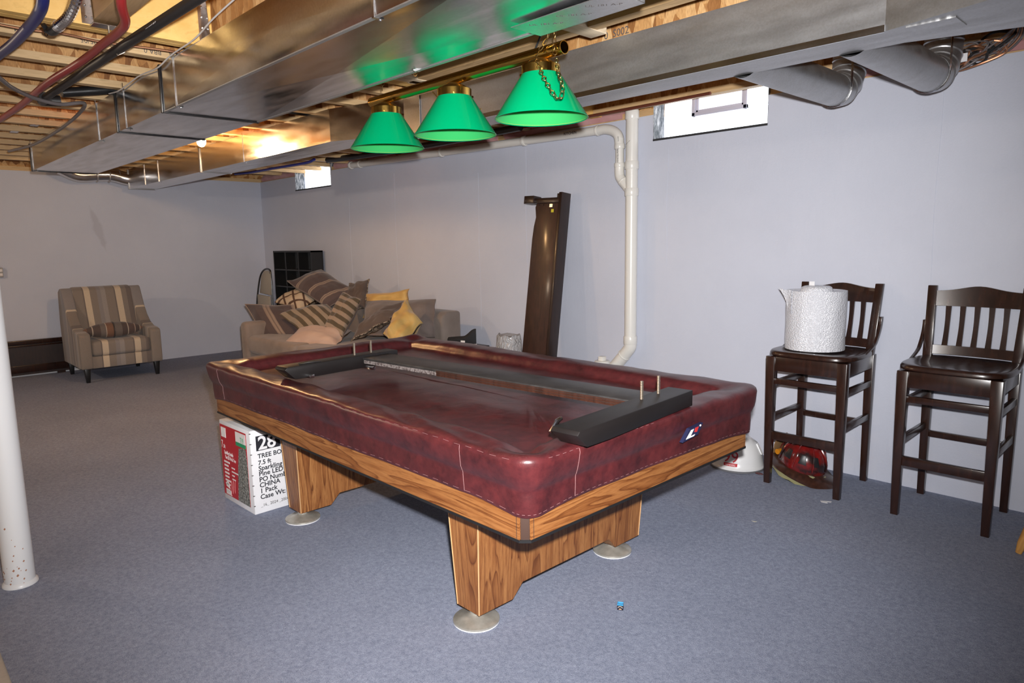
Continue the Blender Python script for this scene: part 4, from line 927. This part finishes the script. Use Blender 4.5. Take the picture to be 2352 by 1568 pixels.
# ------------------------------------------------------------------ tree box under the table
bx0, bx1, by0, by1, bh = 5.383, 5.757, -2.732, -2.36, .452
box = thing('tree_box', 'red and white cardboard tree box standing under the end of the pool table', 'box', (5.57, -2.55, 0))
BC = Matrix.Translation((5.57, -2.546, 0)) @ Matrix.Rotation(math.radians(1.5), 4, 'Z') @ Matrix.Translation((-5.57, 2.546, 0))
CARD = NT('white_cardboard'); CARD.base(CARD.ramp(CARD.noise(CARD.coord(), 12, 4), [(.3, (.74, .74, .76)), (.7, (.80, .80, .82))])).set(rough=.55); CARD = CARD.m
obj('carton', MB().box((bx0, by0, .005), (bx1, by1, bh), BC), CARD, box, bevel=.004)
obj('red_panel', MB().box((bx0+.008, by0-.0012, .035), (bx1-.045, by0+.001, bh-.022), BC), RED, box)
obj('flap', MB().hexa([BC @ Vector(p) for p in ((bx1-.012, by0+.01, bh-.002), (bx1-.006, by0+.01, bh-.002), (bx1-.006, by1-.02, bh-.002), (bx1-.012, by1-.02, bh-.002))], [BC @ Vector(p) for p in ((bx0+.03, by0+.02, bh+.046), (bx0+.03, by0+.022, bh+.049), (bx0+.03, by1-.02, bh+.049), (bx0+.03, by1-.022, bh+.046))]), CARD, box)
t = NT('tree_picture'); v = t.coord(); n1 = t.noise(v, 90, 4, .8)
t.base(t.ramp(n1, [(.35, (.03, .035, .03)), (.5, (.16, .17, .15)), (.65, (.50, .50, .46))])).set(rough=.4); TREE = t.m
obj('tree_picture', MB().prism([(bx0+.185, .036), (bx1-.046, .036), (bx1-.046, .25), (bx1-.056, .34), (bx1-.075, .345), (bx0+.235, .335), (bx0+.21, .22)], 'y', by0-.0022, by0-.0006, BC), TREE, box)
obj('price_label', MB().box((bx0+.205, by0-.0030, bh-.085), (bx1-.052, by0-.001, bh-.030), BC), WPRINT, box); obj('price_label_band', MB().box((bx0+.205, by0-.0032, bh-.105), (bx1-.052, by0-.001, bh-.084), BC), GREENP, box)
obj('maker_label', MB().box((bx0+.022, by0-.0025, bh-.090), (bx0+.080, by0-.001, bh-.036), BC), WPRINT, box)
FM = lambda x, z: BC @ frame((bx0+x, by0-.0036, z), (1, 0, 0), (0, 0, 1))
GR2 = plain('green_ink', (.03, .32, .16), .6)
text('lettering', 'T19', .040, FM(.262, bh-.080), GR2, box, .0003, sx=.62)
text('lettering', '7', .060, FM(.018, bh-.150), WPRINT, box, .0003, sx=.7); text('lettering', '.5ft', .030, FM(.040, bh-.150), WPRINT, box, .0003, sx=.7)
text('lettering', 'Sparkling Amelia', .030, FM(.050, bh-.182), WPRINT, box, .0003, sx=.55); text('lettering', 'Pine LED Pre-Lit Tree', .028, FM(.058, bh-.208), WPRINT, box, .0003, sx=.52)
for k, w in enumerate((.07, .05, .052, .054, .05, .066, .058)): obj('print_line', MB().box((bx0+.034, by0-.0022, bh-.232-.021*k), (bx0+.034+w, by0-.001, bh-.222-.021*k), BC), WPRINT, box)
for k, w in enumerate((.04, .085, .03, .04)): obj('print_line', MB().box((bx0+.125, by0-.0022, bh-.251-.021*k), (bx0+.125+w, by0-.001, bh-.244-.021*k), BC), WPRINT, box)
for k, w in enumerate((.05, .06, .045, .07)): obj('print_line', MB().box((bx0+.034, by0-.0022, bh-.385-.009*k), (bx0+.034+w, by0-.001, bh-.382-.009*k), BC), WPRINT, box) if bh-.385-.009*k > .04 else None
obj('print_mark', MB().prism([(bx0+.040, .085), (bx0+.085, .075), (bx0+.075, .105), (bx0+.060, .120), (bx0+.045, .108)], 'y', by0-.0022, by0-.001, BC), WPRINT, box); obj('print_mark', MB().box((bx0+.035, by0-.0022, .042), (bx0+.095, by0-.001, .066), BC), WPRINT, box)
obj('print_mark', MB().tube([BC @ Vector((bx0+.10+.012*k, by0-.0012, .05+.075*(k % 2)+.004*k)) for k in range(6)], .0012, 5), plain('pink_print', (.6, .25, .25), .5), box)
SM = lambda y, z: BC @ frame((bx1+.0012, by0+y, z), (0, 1, 0), (0, 0, 1))
obj('number_block', MB().box((bx1-.001, by0+.030, bh-.112), (bx1+.0008, by0+.160, bh-.034), BC), INK, box)
text('lettering', '28', .098, SM(.040, bh-.106), WHITE, box, .0004, bold=.0022)
LN = [('TREE BOX', .152, .034), ('7.5 ft', .187, .034), ('Sparkling', .218, .036), ('Pine LED', .247, .036), ('PO Number', .278, .036), ('CHINA', .308, .036), ('1 Pack', .339, .036), ('Case Wt: 4', .371, .036)]
for s_, dz, sz in LN: text('lettering', s_, sz, SM(.034, bh-dz), INK, box, .0003, sx=1.0, bold=.0006)
text('lettering', '_16_ 2024 _200446', .022, SM(.034, .040), GREYINK, box, .0003)
for k in range(8): obj('staple', MB().box((bx1-.004, by0-.002, .05+.055*k), (bx1+.0012, by0+.006, .054+.055*k), BC), GREYINK, box)

# ------------------------------------------------------------------ striped armchair
ac = thing('armchair', 'striped armchair with cream bands and sloping arms by the far wall', 'armchair', (.62, -2.105, 0))
y0, y1 = -2.495, -1.715
taup, grey, crm, dk, lt = (.27, .225, .19), (.29, .26, .25), (.66, .54, .40), (.19, .155, .14), (.35, .31, .285)
STR = [(0, taup), (.10, lt), (.13, taup), (.245, dk), (.26, crm), (.315, crm), (.335, taup), (.42, grey), (.47, lt), (.53, taup), (.64, dk), (.655, crm), (.712, crm), (.732, taup), (.80, dk), (.86, grey), (.93, taup)]
def m_chair(name, axis, off, stops, width):
    t = NT(name); s = t.sep(t.coord())[axis]; x = t.math('DIVIDE', t.math('SUBTRACT', s, off), width)
    c = t.ramp(t.math('FRACT', x), stops, 'CONSTANT')
    c = t.mix(c, t.ramp(t.noise(t.coord(), 260, 2), [(.3, (.78, .78, .78)), (.7, (1, 1, 1))]), .8, 'MULTIPLY')
    return t.base(c).bump(t.noise(t.coord(), 400, 2), .15, .002).set(rough=.9, sheen=.2).m
CH_Y = m_chair('striped_upholstery', 1, y0, STR, y1-y0)
CH_X = m_chair('striped_upholstery_side', 0, .2, [(0, taup), (.20, lt), (.23, grey), (.38, crm), (.395, taup), (.55, dk), (.62, crm), (.632, taup), (.72, lt), (.80, crm), (.812, taup), (.90, grey)], .95)
arm = [(.24, .15), (1.045, .15), (1.055, .20), (1.055, .49), (1.04, .515), (.98, .525), (.86, .535), (.74, .575), (.64, .65), (.56, .75), (.50, .86), (.45, .95), (.42, .968), (.34, .962), (.27, .93), (.22, .60)]
for a, b in ((y0, y0+.105), (y1-.105, y1)):
    obj('arm', MB().prism(arm, 'y', a, b), CH_X, ac, bevel=.022, seg=3)
obj('front_rail', MB().box((.30, y0+.10, .15), (1.035, y1-.10, .275)), CH_Y, ac, bevel=.01)
obj('seat_cushion', MB().box((.42, y0+.108, .275), (1.05, y1-.108, .435)), CH_Y, ac, bevel=.04, seg=4)
obj('back_cushion', MB().prism([(.30, .40), (.62, .40), (.60, .50), (.47, .93), (.44, .965), (.36, .975), (.24, .93)], 'y', y0+.09, y1-.09), CH_Y, ac, bevel=.03, seg=3)
obj('back_panel', MB().prism([(.22, .16), (.34, .16), (.40, .94), (.29, .94)], 'y', y0+.05, y1-.05), CH_X, ac, bevel=.01)
for x in (.28, 1.0):
    for y in (y0+.055, y1-.055):
        obj('leg', MB().hexa([(x+sx*.017, y+sy*.017, .004) for sx, sy in ((-1,-1),(1,-1),(1,1),(-1,1))], [(x+sx*.027, y+sy*.027, .152) for sx, sy in ((-1,-1),(1,-1),(1,1),(-1,1))]), BLACK, ac, bevel=.002)

# ------------------------------------------------------------------ cushions
def cushion(name, label, A, B_, D, th, mat, pinch=.06, group='cushions heaped on the sofa', trim=None, back=None, seed=0, ear=1.0):
    # A top left, B_ top right, D bottom left corner
    A, B_, D = Vector(A), Vector(B_), Vector(D); U, V = B_-A, A-D; c = (B_+D)/2; w, h = U.length, V.length
    u = U.normalized(); n = u.cross(V).normalized()
    if n.dot(CAM-c) < 0: n = -n
    v = n.cross(u).normalized(); shx, shy = V.dot(u)/2, V.dot(v)/2
    N = 24
    def pt(i, j, s):
        a, b = 2*i/N-1, 2*j/N-1
        x = a*(1-pinch*(1-b*b)*(abs(a)**3)); y = b*(1-pinch*(1-a*a)*(abs(b)**3))
        t_ = max(0, (1-a**4)*(1-b**4))**.5*(.62+.38*max(0, (1-a*a)*(1-b*b)))
        z = s*th/2*t_ + .022*ear*noise.noise((a*1.7+seed, b*1.7, seed*3.1)) + .010*noise.noise((a*4+seed, b*4, s))*t_ + .012*ear*noise.noise((a*3.1, b*9+seed, s*2))*t_*max(0, abs(b)-.3)
        return (x*w/2+y*shx, y*shy, z)
    mb = MB(); uv = []
    for s in (1, -1):
        k = len(mb.v); mb.v += [pt(i, j, s) for i in range(N+1) for j in range(N+1)]; uv += [((2*i/N-1)*w/2, (2*j/N-1)*h/2) for i in range(N+1) for j in range(N+1)]
        for i in range(N):
            for j in range(N):
                q = (k+i*(N+1)+j, k+(i+1)*(N+1)+j, k+(i+1)*(N+1)+j+1, k+i*(N+1)+j+1)
                mb.f.append(q if s > 0 else q[::-1]); mb.m.append(0 if s > 0 or back is None else 1)
    M = Matrix(((u.x, v.x, n.x, c.x), (u.y, v.y, n.y, c.y), (u.z, v.z, n.z, c.z), (0, 0, 0, 1)))
    o = obj(name, mb, [mat] if back is None else [mat, back], None, smooth=True, angle=80)
    L = o.data.uv_layers.new(name='uv')
    for lp in o.data.loops: L.data[lp.index].uv = uv[lp.vertex_index]
    bm = bmesh.new(); bm.from_mesh(o.data); bmesh.ops.remove_doubles(bm, verts=bm.verts, dist=.0005); bm.to_mesh(o.data); bm.free()
    o.matrix_basis = M
    if trim is not None:
        P = [pt(i, 0, 0) for i in range(N)]+[pt(N, j, 0) for j in range(N)]+[pt(N-i, N, 0) for i in range(N)]+[pt(0, N-j, 0) for j in range(N)]
        e = obj('piping', MB().tube(P, .006, 6, closed=True), trim, None, smooth=True); e.parent = o
    return tag(o, label, 'cushion', group)
LTANF = cloth('tan_piping', (.26, .19, .15), (.33, .25, .20))
plum, plum2, tan_, ltan, blk = (.080, .055, .055), (.098, .068, .066), (.26, .19, .15), (.33, .25, .20), (.02, .012, .012)
ST_P = m_stripes('plum_striped_plush', 0, [(0, plum2), (.28, tan_), (.33, ltan), (.355, tan_), (.40, blk), (.412, tan_), (.46, ltan), (.485, tan_), (.53, plum)], .34, wob=.02)
ST_P2 = m_stripes('plum_striped_plush_b', 1, [(0, plum2), (.30, tan_), (.34, ltan), (.36, tan_), (.40, blk), (.415, tan_), (.46, ltan), (.49, plum)], .21, wob=.03)
ST_T = m_stripes('tan_brown_ticking', 0, [(0, (.30, .235, .17)), (.5, (.085, .062, .035))], .095, wob=.12)
ST_T2 = m_stripes('tan_brown_ticking_b', 1, [(0, (.30, .225, .165)), (.5, (.085, .062, .035))], .085, wob=.10)
t = NT('lattice_print'); x_, y_, z_ = t.sep(t.coord('UV', scale=(7.5, 5.5, 1)))
a_ = t.math('ABSOLUTE', t.math('SUBTRACT', t.math('FRACT', t.math('ADD', x_, y_)), .5)); b_ = t.math('ABSOLUTE', t.math('SUBTRACT', t.math('FRACT', t.math('SUBTRACT', x_, y_)), .5))
t.base(t.ramp(t.math('MINIMUM', a_, b_), [(.0, (.085, .045, .03)), (.09, (.085, .045, .03)), (.11, (.50, .40, .29))])).set(rough=.85); LATT = t.m
t = NT('vine_print'); n_ = t.noise(t.coord(), 26, 2, .5, 1.5)
t.base(t.ramp(n_, [(.42, (.32, .25, .18)), (.47, (.04, .026, .018)), (.53, (.04, .026, .018)), (.58, (.34, .27, .2))])).set(rough=.85); VINE = t.m

# sofa first
sf = thing('sofa', 'taupe sofa in the corner, heaped with cushions behind the pool table', 'sofa', (3.4, -.75, 0))
sx0, sx1, sy0, sy1 = 2.185, 4.40, -1.30, -.19
obj('base', MB().box((sx0+.02, sy0+.03, .06), (sx1, sy1, .32)), TAUPE, sf, bevel=.02, seg=3)
obj('arm', MB().box((sx0, sy0, .05), (sx0+.15, sy1, .628)), TAUPE, sf, bevel=.045, seg=4)
obj('backrest', MB().prism([(sy1-.22, .30), (sy1, .30), (sy1, .785), (sy1-.16, .79), (sy1-.22, .75)], 'x', sx0+.10, sx1), TAUPE, sf, bevel=.03, seg=3)
for a, b in ((sx0+.155, 3.36), (3.37, sx1)):
    obj('seat_cushion', MB().box((a, sy0+.005, .31), (b, sy1-.20, .50)), TAUPE, sf, bevel=.05, seg=4)
for x in (sx0+.08, sx1-.08):
    for y in (sy0+.08, sy1-.08): obj('leg', MB().box((x-.025, y-.025, .004), (x+.025, y+.025, .062)), BLACK, sf)
G = 'cushions heaped on the sofa'
cushion('cushion', 'gold satin cushion squashed behind the large taupe back cushion', (3.085, -.376, .885), (3.70, -.235, .955), (3.179, -.465, .66), .15, YELF, .09, G, seed=7, ear=2)
cushion('back_cushion', 'large plush taupe back cushion leaning on the sofa back at the right', (3.357, -.536, .848), (4.25, -.36, .888), (3.543, -.696, .545), .20, TAUPE2, .03, G, trim=TAUPE2, seed=8)
cushion('cushion', 'plain dark brown cushion with a patterned edge behind the topmost striped cushion', (2.884, -.415, .992), (3.079, -.30, 1.035), (3.102, -.608, .725), .11, BROWNF, .08, G, back=VINE, trim=VINE, seed=6, ear=1.5)
cushion('cushion', 'cream cushion with a brown lattice print under the top striped cushion', (2.078, -.864, .79), (2.024, -.528, .913), (2.505, -.793, .734), .17, LATT, .05, G, seed=5)
cushion('cushion', 'plum striped cushion lying on top of the heap', (2.201, -.761, 1.012), (2.303, -.413, 1.115), (2.84, -.657, .761), .20, ST_P2, .04, G, trim=TAUPE2, seed=4)
cushion('cushion', 'plum striped cushion leaning on the left sofa arm', (1.909, -1.115, .78), (2.404, -.817, .776), (2.322, -1.117, .46), .15, ST_P, .05, G, trim=LTANF, seed=1)
cushion('cushion', 'tan and brown striped cushion lying slanted in the middle of the heap', (2.504, -1.022, .700), (2.83, -.659, .80), (2.965, -1.01, .545), .18, ST_T, .06, G, seed=2)
cushion('cushion', 'tan and brown striped cushion standing upright at the right of the heap', (3.16, -.649, .94), (3.423, -.609, .869), (3.285, -.952, .60), .14, ST_T2, .05, G, back=BROWNF, trim=BROWNF, seed=3)
cushion('cushion', 'brown cushion with a vine print edge lying across the front', (3.777, -.786, .697), (4.037, -.552, .867), (3.913, -1.035, .57), .13, BROWNF, .05, G, back=VINE, trim=VINE, seed=9)
cushion('cushion', 'gold satin cushion in front, slumped against the brown one', (4.184, -.613, .897), (4.46, -.66, .725), (4.229, -.91, .637), .21, YELF, .10, G, seed=10, ear=2)
cushion('cushion', 'blush satin cushion lying flat at the front of the sofa seat', (2.858, -.973, .575), (3.473, -.764, .590), (3.037, -1.246, .475), .17, PINKF, .06, G, seed=11)
# lumbar cushion on the armchair
lum = thing('lumbar_cushion', 'rounded striped lumbar cushion on the armchair seat', 'cushion', (.86, -2.13, .52))
cb, cg = (.10, .072, .066), (.17, .14, .125)
CLM = m_chair('lumbar_stripes', 1, -2.43, [(0, (.20, .11, .075)), (.08, cb), (.15, (.5, .42, .34)), (.165, cb), (.28, cg), (.36, (.5, .42, .34)), (.375, (.21, .11, .07)), (.48, (.02, .015, .015)), (.49, cg), (.62, cb), (.71, (.5, .42, .34)), (.725, (.12, .08, .072)), (.83, (.4, .3, .25)), (.845, cb), (.92, (.5, .42, .34)), (.935, (.20, .11, .075))], .60)
R = []
for k in range(25):
    u = k/24; y = -2.43+.60*u; r = max(.012, math.sin(PI*u)**.62)
    R.append([(.85+.090*r*math.cos(a), y, .522+.084*r*math.sin(a)) for a in [2*PI*j/20 for j in range(20)]])
obj('body', MB().loft(R), CLM, lum, smooth=True)
obj('centre_seam', MB().tube([(.85+.0912*math.cos(a), -2.13, .522+.0852*math.sin(a)) for a in [2*PI*j/24 for j in range(24)]], .002, 5, closed=True), BLACKP, lum)

# ------------------------------------------------------------------ black media shelf and folding chair in the corner
sh = thing('media_shelf', 'black shelf unit with open compartments in the corner behind the sofa', 'shelf', (1.15, -.11, 0))
hx0, hx1, hy0, hy1, hz = .655, 1.765, -.185, -.035, 1.325
hx1 = 1.66
obj('side_panel', MB().box((hx0, hy0, .004), (hx0+.018, hy1, hz)), BLACK, sh); obj('side_panel', MB().box((hx1-.018, hy0, .004), (hx1, hy1, hz)), BLACK, sh)
obj('back_panel', MB().box((hx0, hy1-.006, .02), (hx1, hy1, hz-.005)), BLACK, sh)
obj('top_panel', MB().box((hx0, hy0, hz-.018), (hx1, hy1, hz+.001)), BLACK, sh)
nx = 3
for k in range(1, nx):
    x = hx0+(hx1-hx0)*k/nx; obj('divider', MB().box((x-.008, hy0+.002, .02), (x+.008, hy1-.006, hz-.018)), BLACK, sh)
for k in range(6):
    z = [.03, .25, .46, .67, .88, 1.09][k]; obj('shelf_board', MB().box((hx0+.018, hy0+.004, z-.008), (hx1-.018, hy1-.006, z+.008)), BLACK, sh)
mb = MB()
for k in range(nx):
    for s in (.03, .33):
        x = hx0+.018+s
    for j in range(14):
        for dx in (.012, .34): mb.box((hx0+(hx1-hx0)*k/nx+dx-.002+.006, hy1-.0075, .52+.05*j), (hx0+(hx1-hx0)*k/nx+dx+.002+.006, hy1-.0055, .524+.05*j))
obj('pin_hole', mb, plain('bare_hole', (.10, .09, .08), .6), sh)['kind'] = 'stuff'
for x in (.76, 1.1): obj('cap', MB().tube([(x, hy1-.006, 1.255), (x, hy1-.010, 1.255)], .010, 12), plain('grey_cap', (.3, .3, .3), .5), sh, smooth=True)
fc = thing('folding_chair', 'folded metal chair with a beige back leaning in the corner', 'chair', (.42, -.25, 0))
arc = [(.20, -.30, .004), (.235, -.27, .55), (.27, -.25, .80), (.33, -.23, 1.0), (.43, -.215, 1.085), (.56, -.21, 1.09), (.60, -.21, 1.02), (.62, -.22, .7), (.63, -.26, .004)]
obj('tube_frame', MB().tube(spline(arc, 8), .011, 10), plain('dark_chrome', (.12, .12, .12), .25, metal=.9), fc, smooth=True)
BEI = plain('beige_panel', (.40, .35, .28), .6)
obj('backrest', MB().prism([(.27, .78), (.62, .76), (.61, 1.03), (.55, 1.075), (.44, 1.07), (.35, 1.0)], 'y', -.228, -.215), BEI, fc, bevel=.004)
obj('seat', MB().prism([(.24, .30), (.62, .30), (.62, .745), (.27, .76)], 'y', -.262, -.238), BEI, fc, bevel=.006)

# ------------------------------------------------------------------ items between sofa and leaning board
pb = thing('plastic_bundle', 'crinkled clear plastic bundle on the floor beside the sofa end', 'plastic wrap', (4.98, -.2, 0))
t = NT('crinkled_plastic'); wv = t.n('ShaderNodeTexWave', i_Vector=t.coord(), i_Scale=14.0, i_Distortion=12.0, i_Detail=2.0)
tr = t.n('ShaderNodeBsdfTransparent'); mx = t.n('ShaderNodeMixShader'); mx.inputs[0].default_value = .62
t.base((.62, .61, .62)).bump(wv.outputs['Fac'], .8, .01).set(rough=.25, spec=.7)
t.t.links.new(tr.outputs[0], mx.inputs[1]); t.t.links.new(t.b.outputs[0], mx.inputs[2]); t.t.links.new(mx.outputs[0], t.out.inputs[0])
R = []
for j in range(11):
    z = .004+.61*j/10; s = 1-.25*(j/10)**3; R.append([(4.99+(.13*s+.02*noise.noise((k*.6, j*.6, 1)))*math.cos(2*PI*k/28), -.17+(.12*s+.02*noise.noise((k*.6, j*.6, 4)))*math.sin(2*PI*k/28), z+(.02*noise.noise((k*.5, 3, 3)) if j > 8 else 0)) for k in range(28)])
obj('wrap', MB().loft(R), t.m, pb, smooth=True)
cr = thing('storage_crate', 'low dark crate standing beside the armless end of the sofa', 'crate', (4.64, -.40, 0))
obj('body', MB().box((4.44, -.55, .004), (4.84, -.26, .505)), BLACKP, cr, bevel=.008)
obj('lid', MB().box((4.435, -.555, .505), (4.845, -.255, .522)), BLACKP, cr, bevel=.006)
sn = thing('sneaker', 'black shoe with white print standing beside the sofa end', 'shoe', (4.66, -.40, .522))
so = [(-.13, 0, .03), (-.12, .0, .05), (-.05, 0, .075), (0, 0, .10), (.05, 0, .14), (.09, 0, .15), (.115, 0, .13)]
SMx = Matrix.Translation((4.66, -.40, .523)) @ Matrix.Rotation(math.radians(20), 4, 'Z')
R = []
for k in range(15):
    u = k/14; x = -.135+.27*u; w = .042*(math.sin(PI*min(1, .12+u*.9))**.5)*(1-.15*u); hgt = .05+.03*u+.055*smoothstep(.55, .95, u)
    R.append([SMx @ Vector((x, w*math.cos(a), max(.012, .012+hgt*(.5+.5*math.sin(a))))) for a in [2*PI*j/18 for j in range(18)]])
obj('upper', MB().loft(R), plain('black_mesh_fabric', (.012, .012, .014), .8), sn, smooth=True)
obj('sole', MB().loft([[SMx @ Vector((x, y, z)) for x, y in [(.138*math.cos(a), .044*math.sin(a)) for a in [2*PI*j/24 for j in range(24)]]] for z in (0, .016)]), WHITE, sn, smooth=True)
obj('white_print', MB().box((.01, -.047, .030), (.05, -.043, .045), SMx), WPRINT, sn)

# ------------------------------------------------------------------ dark board leaning on the wall
lb = thing('leaning_board', 'tall dark wooden bed rail panel leaning upright against the right wall', 'wooden panel', (5.36, -.35, 0))
th_ = math.atan2(.20, 1.75)
LM = Matrix.Translation((5.215, -.325, .006)) @ Matrix.Rotation(-th_*1.0, 4, 'X') 
LM = LM @ Matrix.Rotation(math.radians(1.2), 4, 'Y')
H = 1.765
obj('panel', MB().prism([(.0, 0), (.29, 0), (.29, H-.03), (.05, H-.03), (.02, H-.10), (.035, H-.18), (.02, H-.25), (.012, H-.35)], 'y', .02, .045, LM), DARKR, lb, bevel=.002)
obj('post', MB().box((.285, -.005, 0), (.315, .10, H+.005), LM), DARKM, lb, bevel=.003)
obj('crosspiece', MB().box((-.075, -.02, H-.075), (.03, .07, H-.015), LM), DARKM, lb, bevel=.003)
obj('crosspiece', MB().box((.02, -.005, H-.075), (.29, .05, H-.035), LM), DARKM, lb, bevel=.003)
obj('post_cap', MB().tube([LM @ Vector((.275, .02, H-.06)), LM @ Vector((.275, .02, H-.005))], .022, 16), DARKM, lb, smooth=True)
for x, z in ((-.055, H-.055), (-.012, H-.053)): obj('screw', MB().ball(LM @ Vector((x, -.021, z)), .004, 8, 6), CHROME, lb)
for x, z in ((.06, H-.085), (.11, H-.085), (.16, H-.088)): obj('screw_hole', MB().ball(LM @ Vector((x, .018, z)), .004, 8, 6), BLACK, lb)
obj('yellow_sticker', MB().box((.195, .0185, H-.145), (.222, .0195, H-.120), LM), plain('yellow_label', (.62, .55, .03), .6), lb)
obj('bracket', MB().box((.18, .012, H-.105), (.21, .02, H-.08), LM), GALV_S, lb)

# ------------------------------------------------------------------ dark footboard and outlet on the far wall
fb = thing('footboard', 'low dark wooden footboard leaning against the far wall beside the armchair', 'wooden panel', (.05, -3.0, 0))
obj('panel', MB().box((.030, -3.9, .025), (.050, -2.42, .385)), m_dark('plain_dark_panel', .8, .4), fb)
obj('top_cap', MB().box((.018, -3.9, .360), (.075, -2.41, .408)), DARK, fb, bevel=.006)
obj('moulding', MB().box((.045, -3.9, .335), (.062, -2.42, .352)), DARK, fb, bevel=.003); obj('lower_rail', MB().box((.045, -3.9, .05), (.062, -2.42, .13)), DARK, fb, bevel=.003)
for y in (-3.8, -2.5): obj('foot_block', MB().box((.022, y-.04, .004), (.060, y+.04, .03)), DARK, fb)
trim = struct(obj('baseboard_far', MB().box((.0, -8.0, .004), (.010, -2.3, .026)), WHITEP))
ol = thing('wall_outlet', 'grey metal outlet box with conduit on the far wall at the left edge', 'outlet', (0, -2.96, 1.15))
obj('cover_plate', MB().box((.0, -3.03, 1.10), (.035, -2.925, 1.205)), plain('grey_steel_plate', (.40, .38, .37), .5), ol, bevel=.004)
for z in (1.13, 1.175): obj('socket', MB().box((.034, -2.955, z-.014), (.037, -2.930, z+.014)), WPRINT, ol, bevel=.002)
obj('conduit', MB().tube([(.02, -2.98, 1.205), (.02, -2.98, 2.24)], .011, 12), GALV, ol, smooth=True)

# honey coloured stool mostly outside the frame at the right
hs = thing('wooden_step_stool', 'honey coloured wooden stool, only a splayed leg showing at the right edge', 'stool', (8.86, -.38, 0))
HON = m_pine('honey_wood', (.55, .26, .06), (.66, .36, .10), (3, 3, .6))
for sx in (-1, 1):
    for sy in (-1, 1): obj('leg', MB().tube([(8.86+sx*.245, -.40+sy*.16+.0, .006), (8.86+sx*.235, -.40+sy*.155, .05), (8.86+sx*.14, -.40+sy*.10, .44)], [.012, .019, .021], 14), HON, hs, smooth=True)
obj('seat', MB().lathe([(.16, .44), (.175, .445), (.175, .462), (.165, .47)], 40, Matrix.Translation((8.86, -.40, 0))), HON, hs, smooth=True)
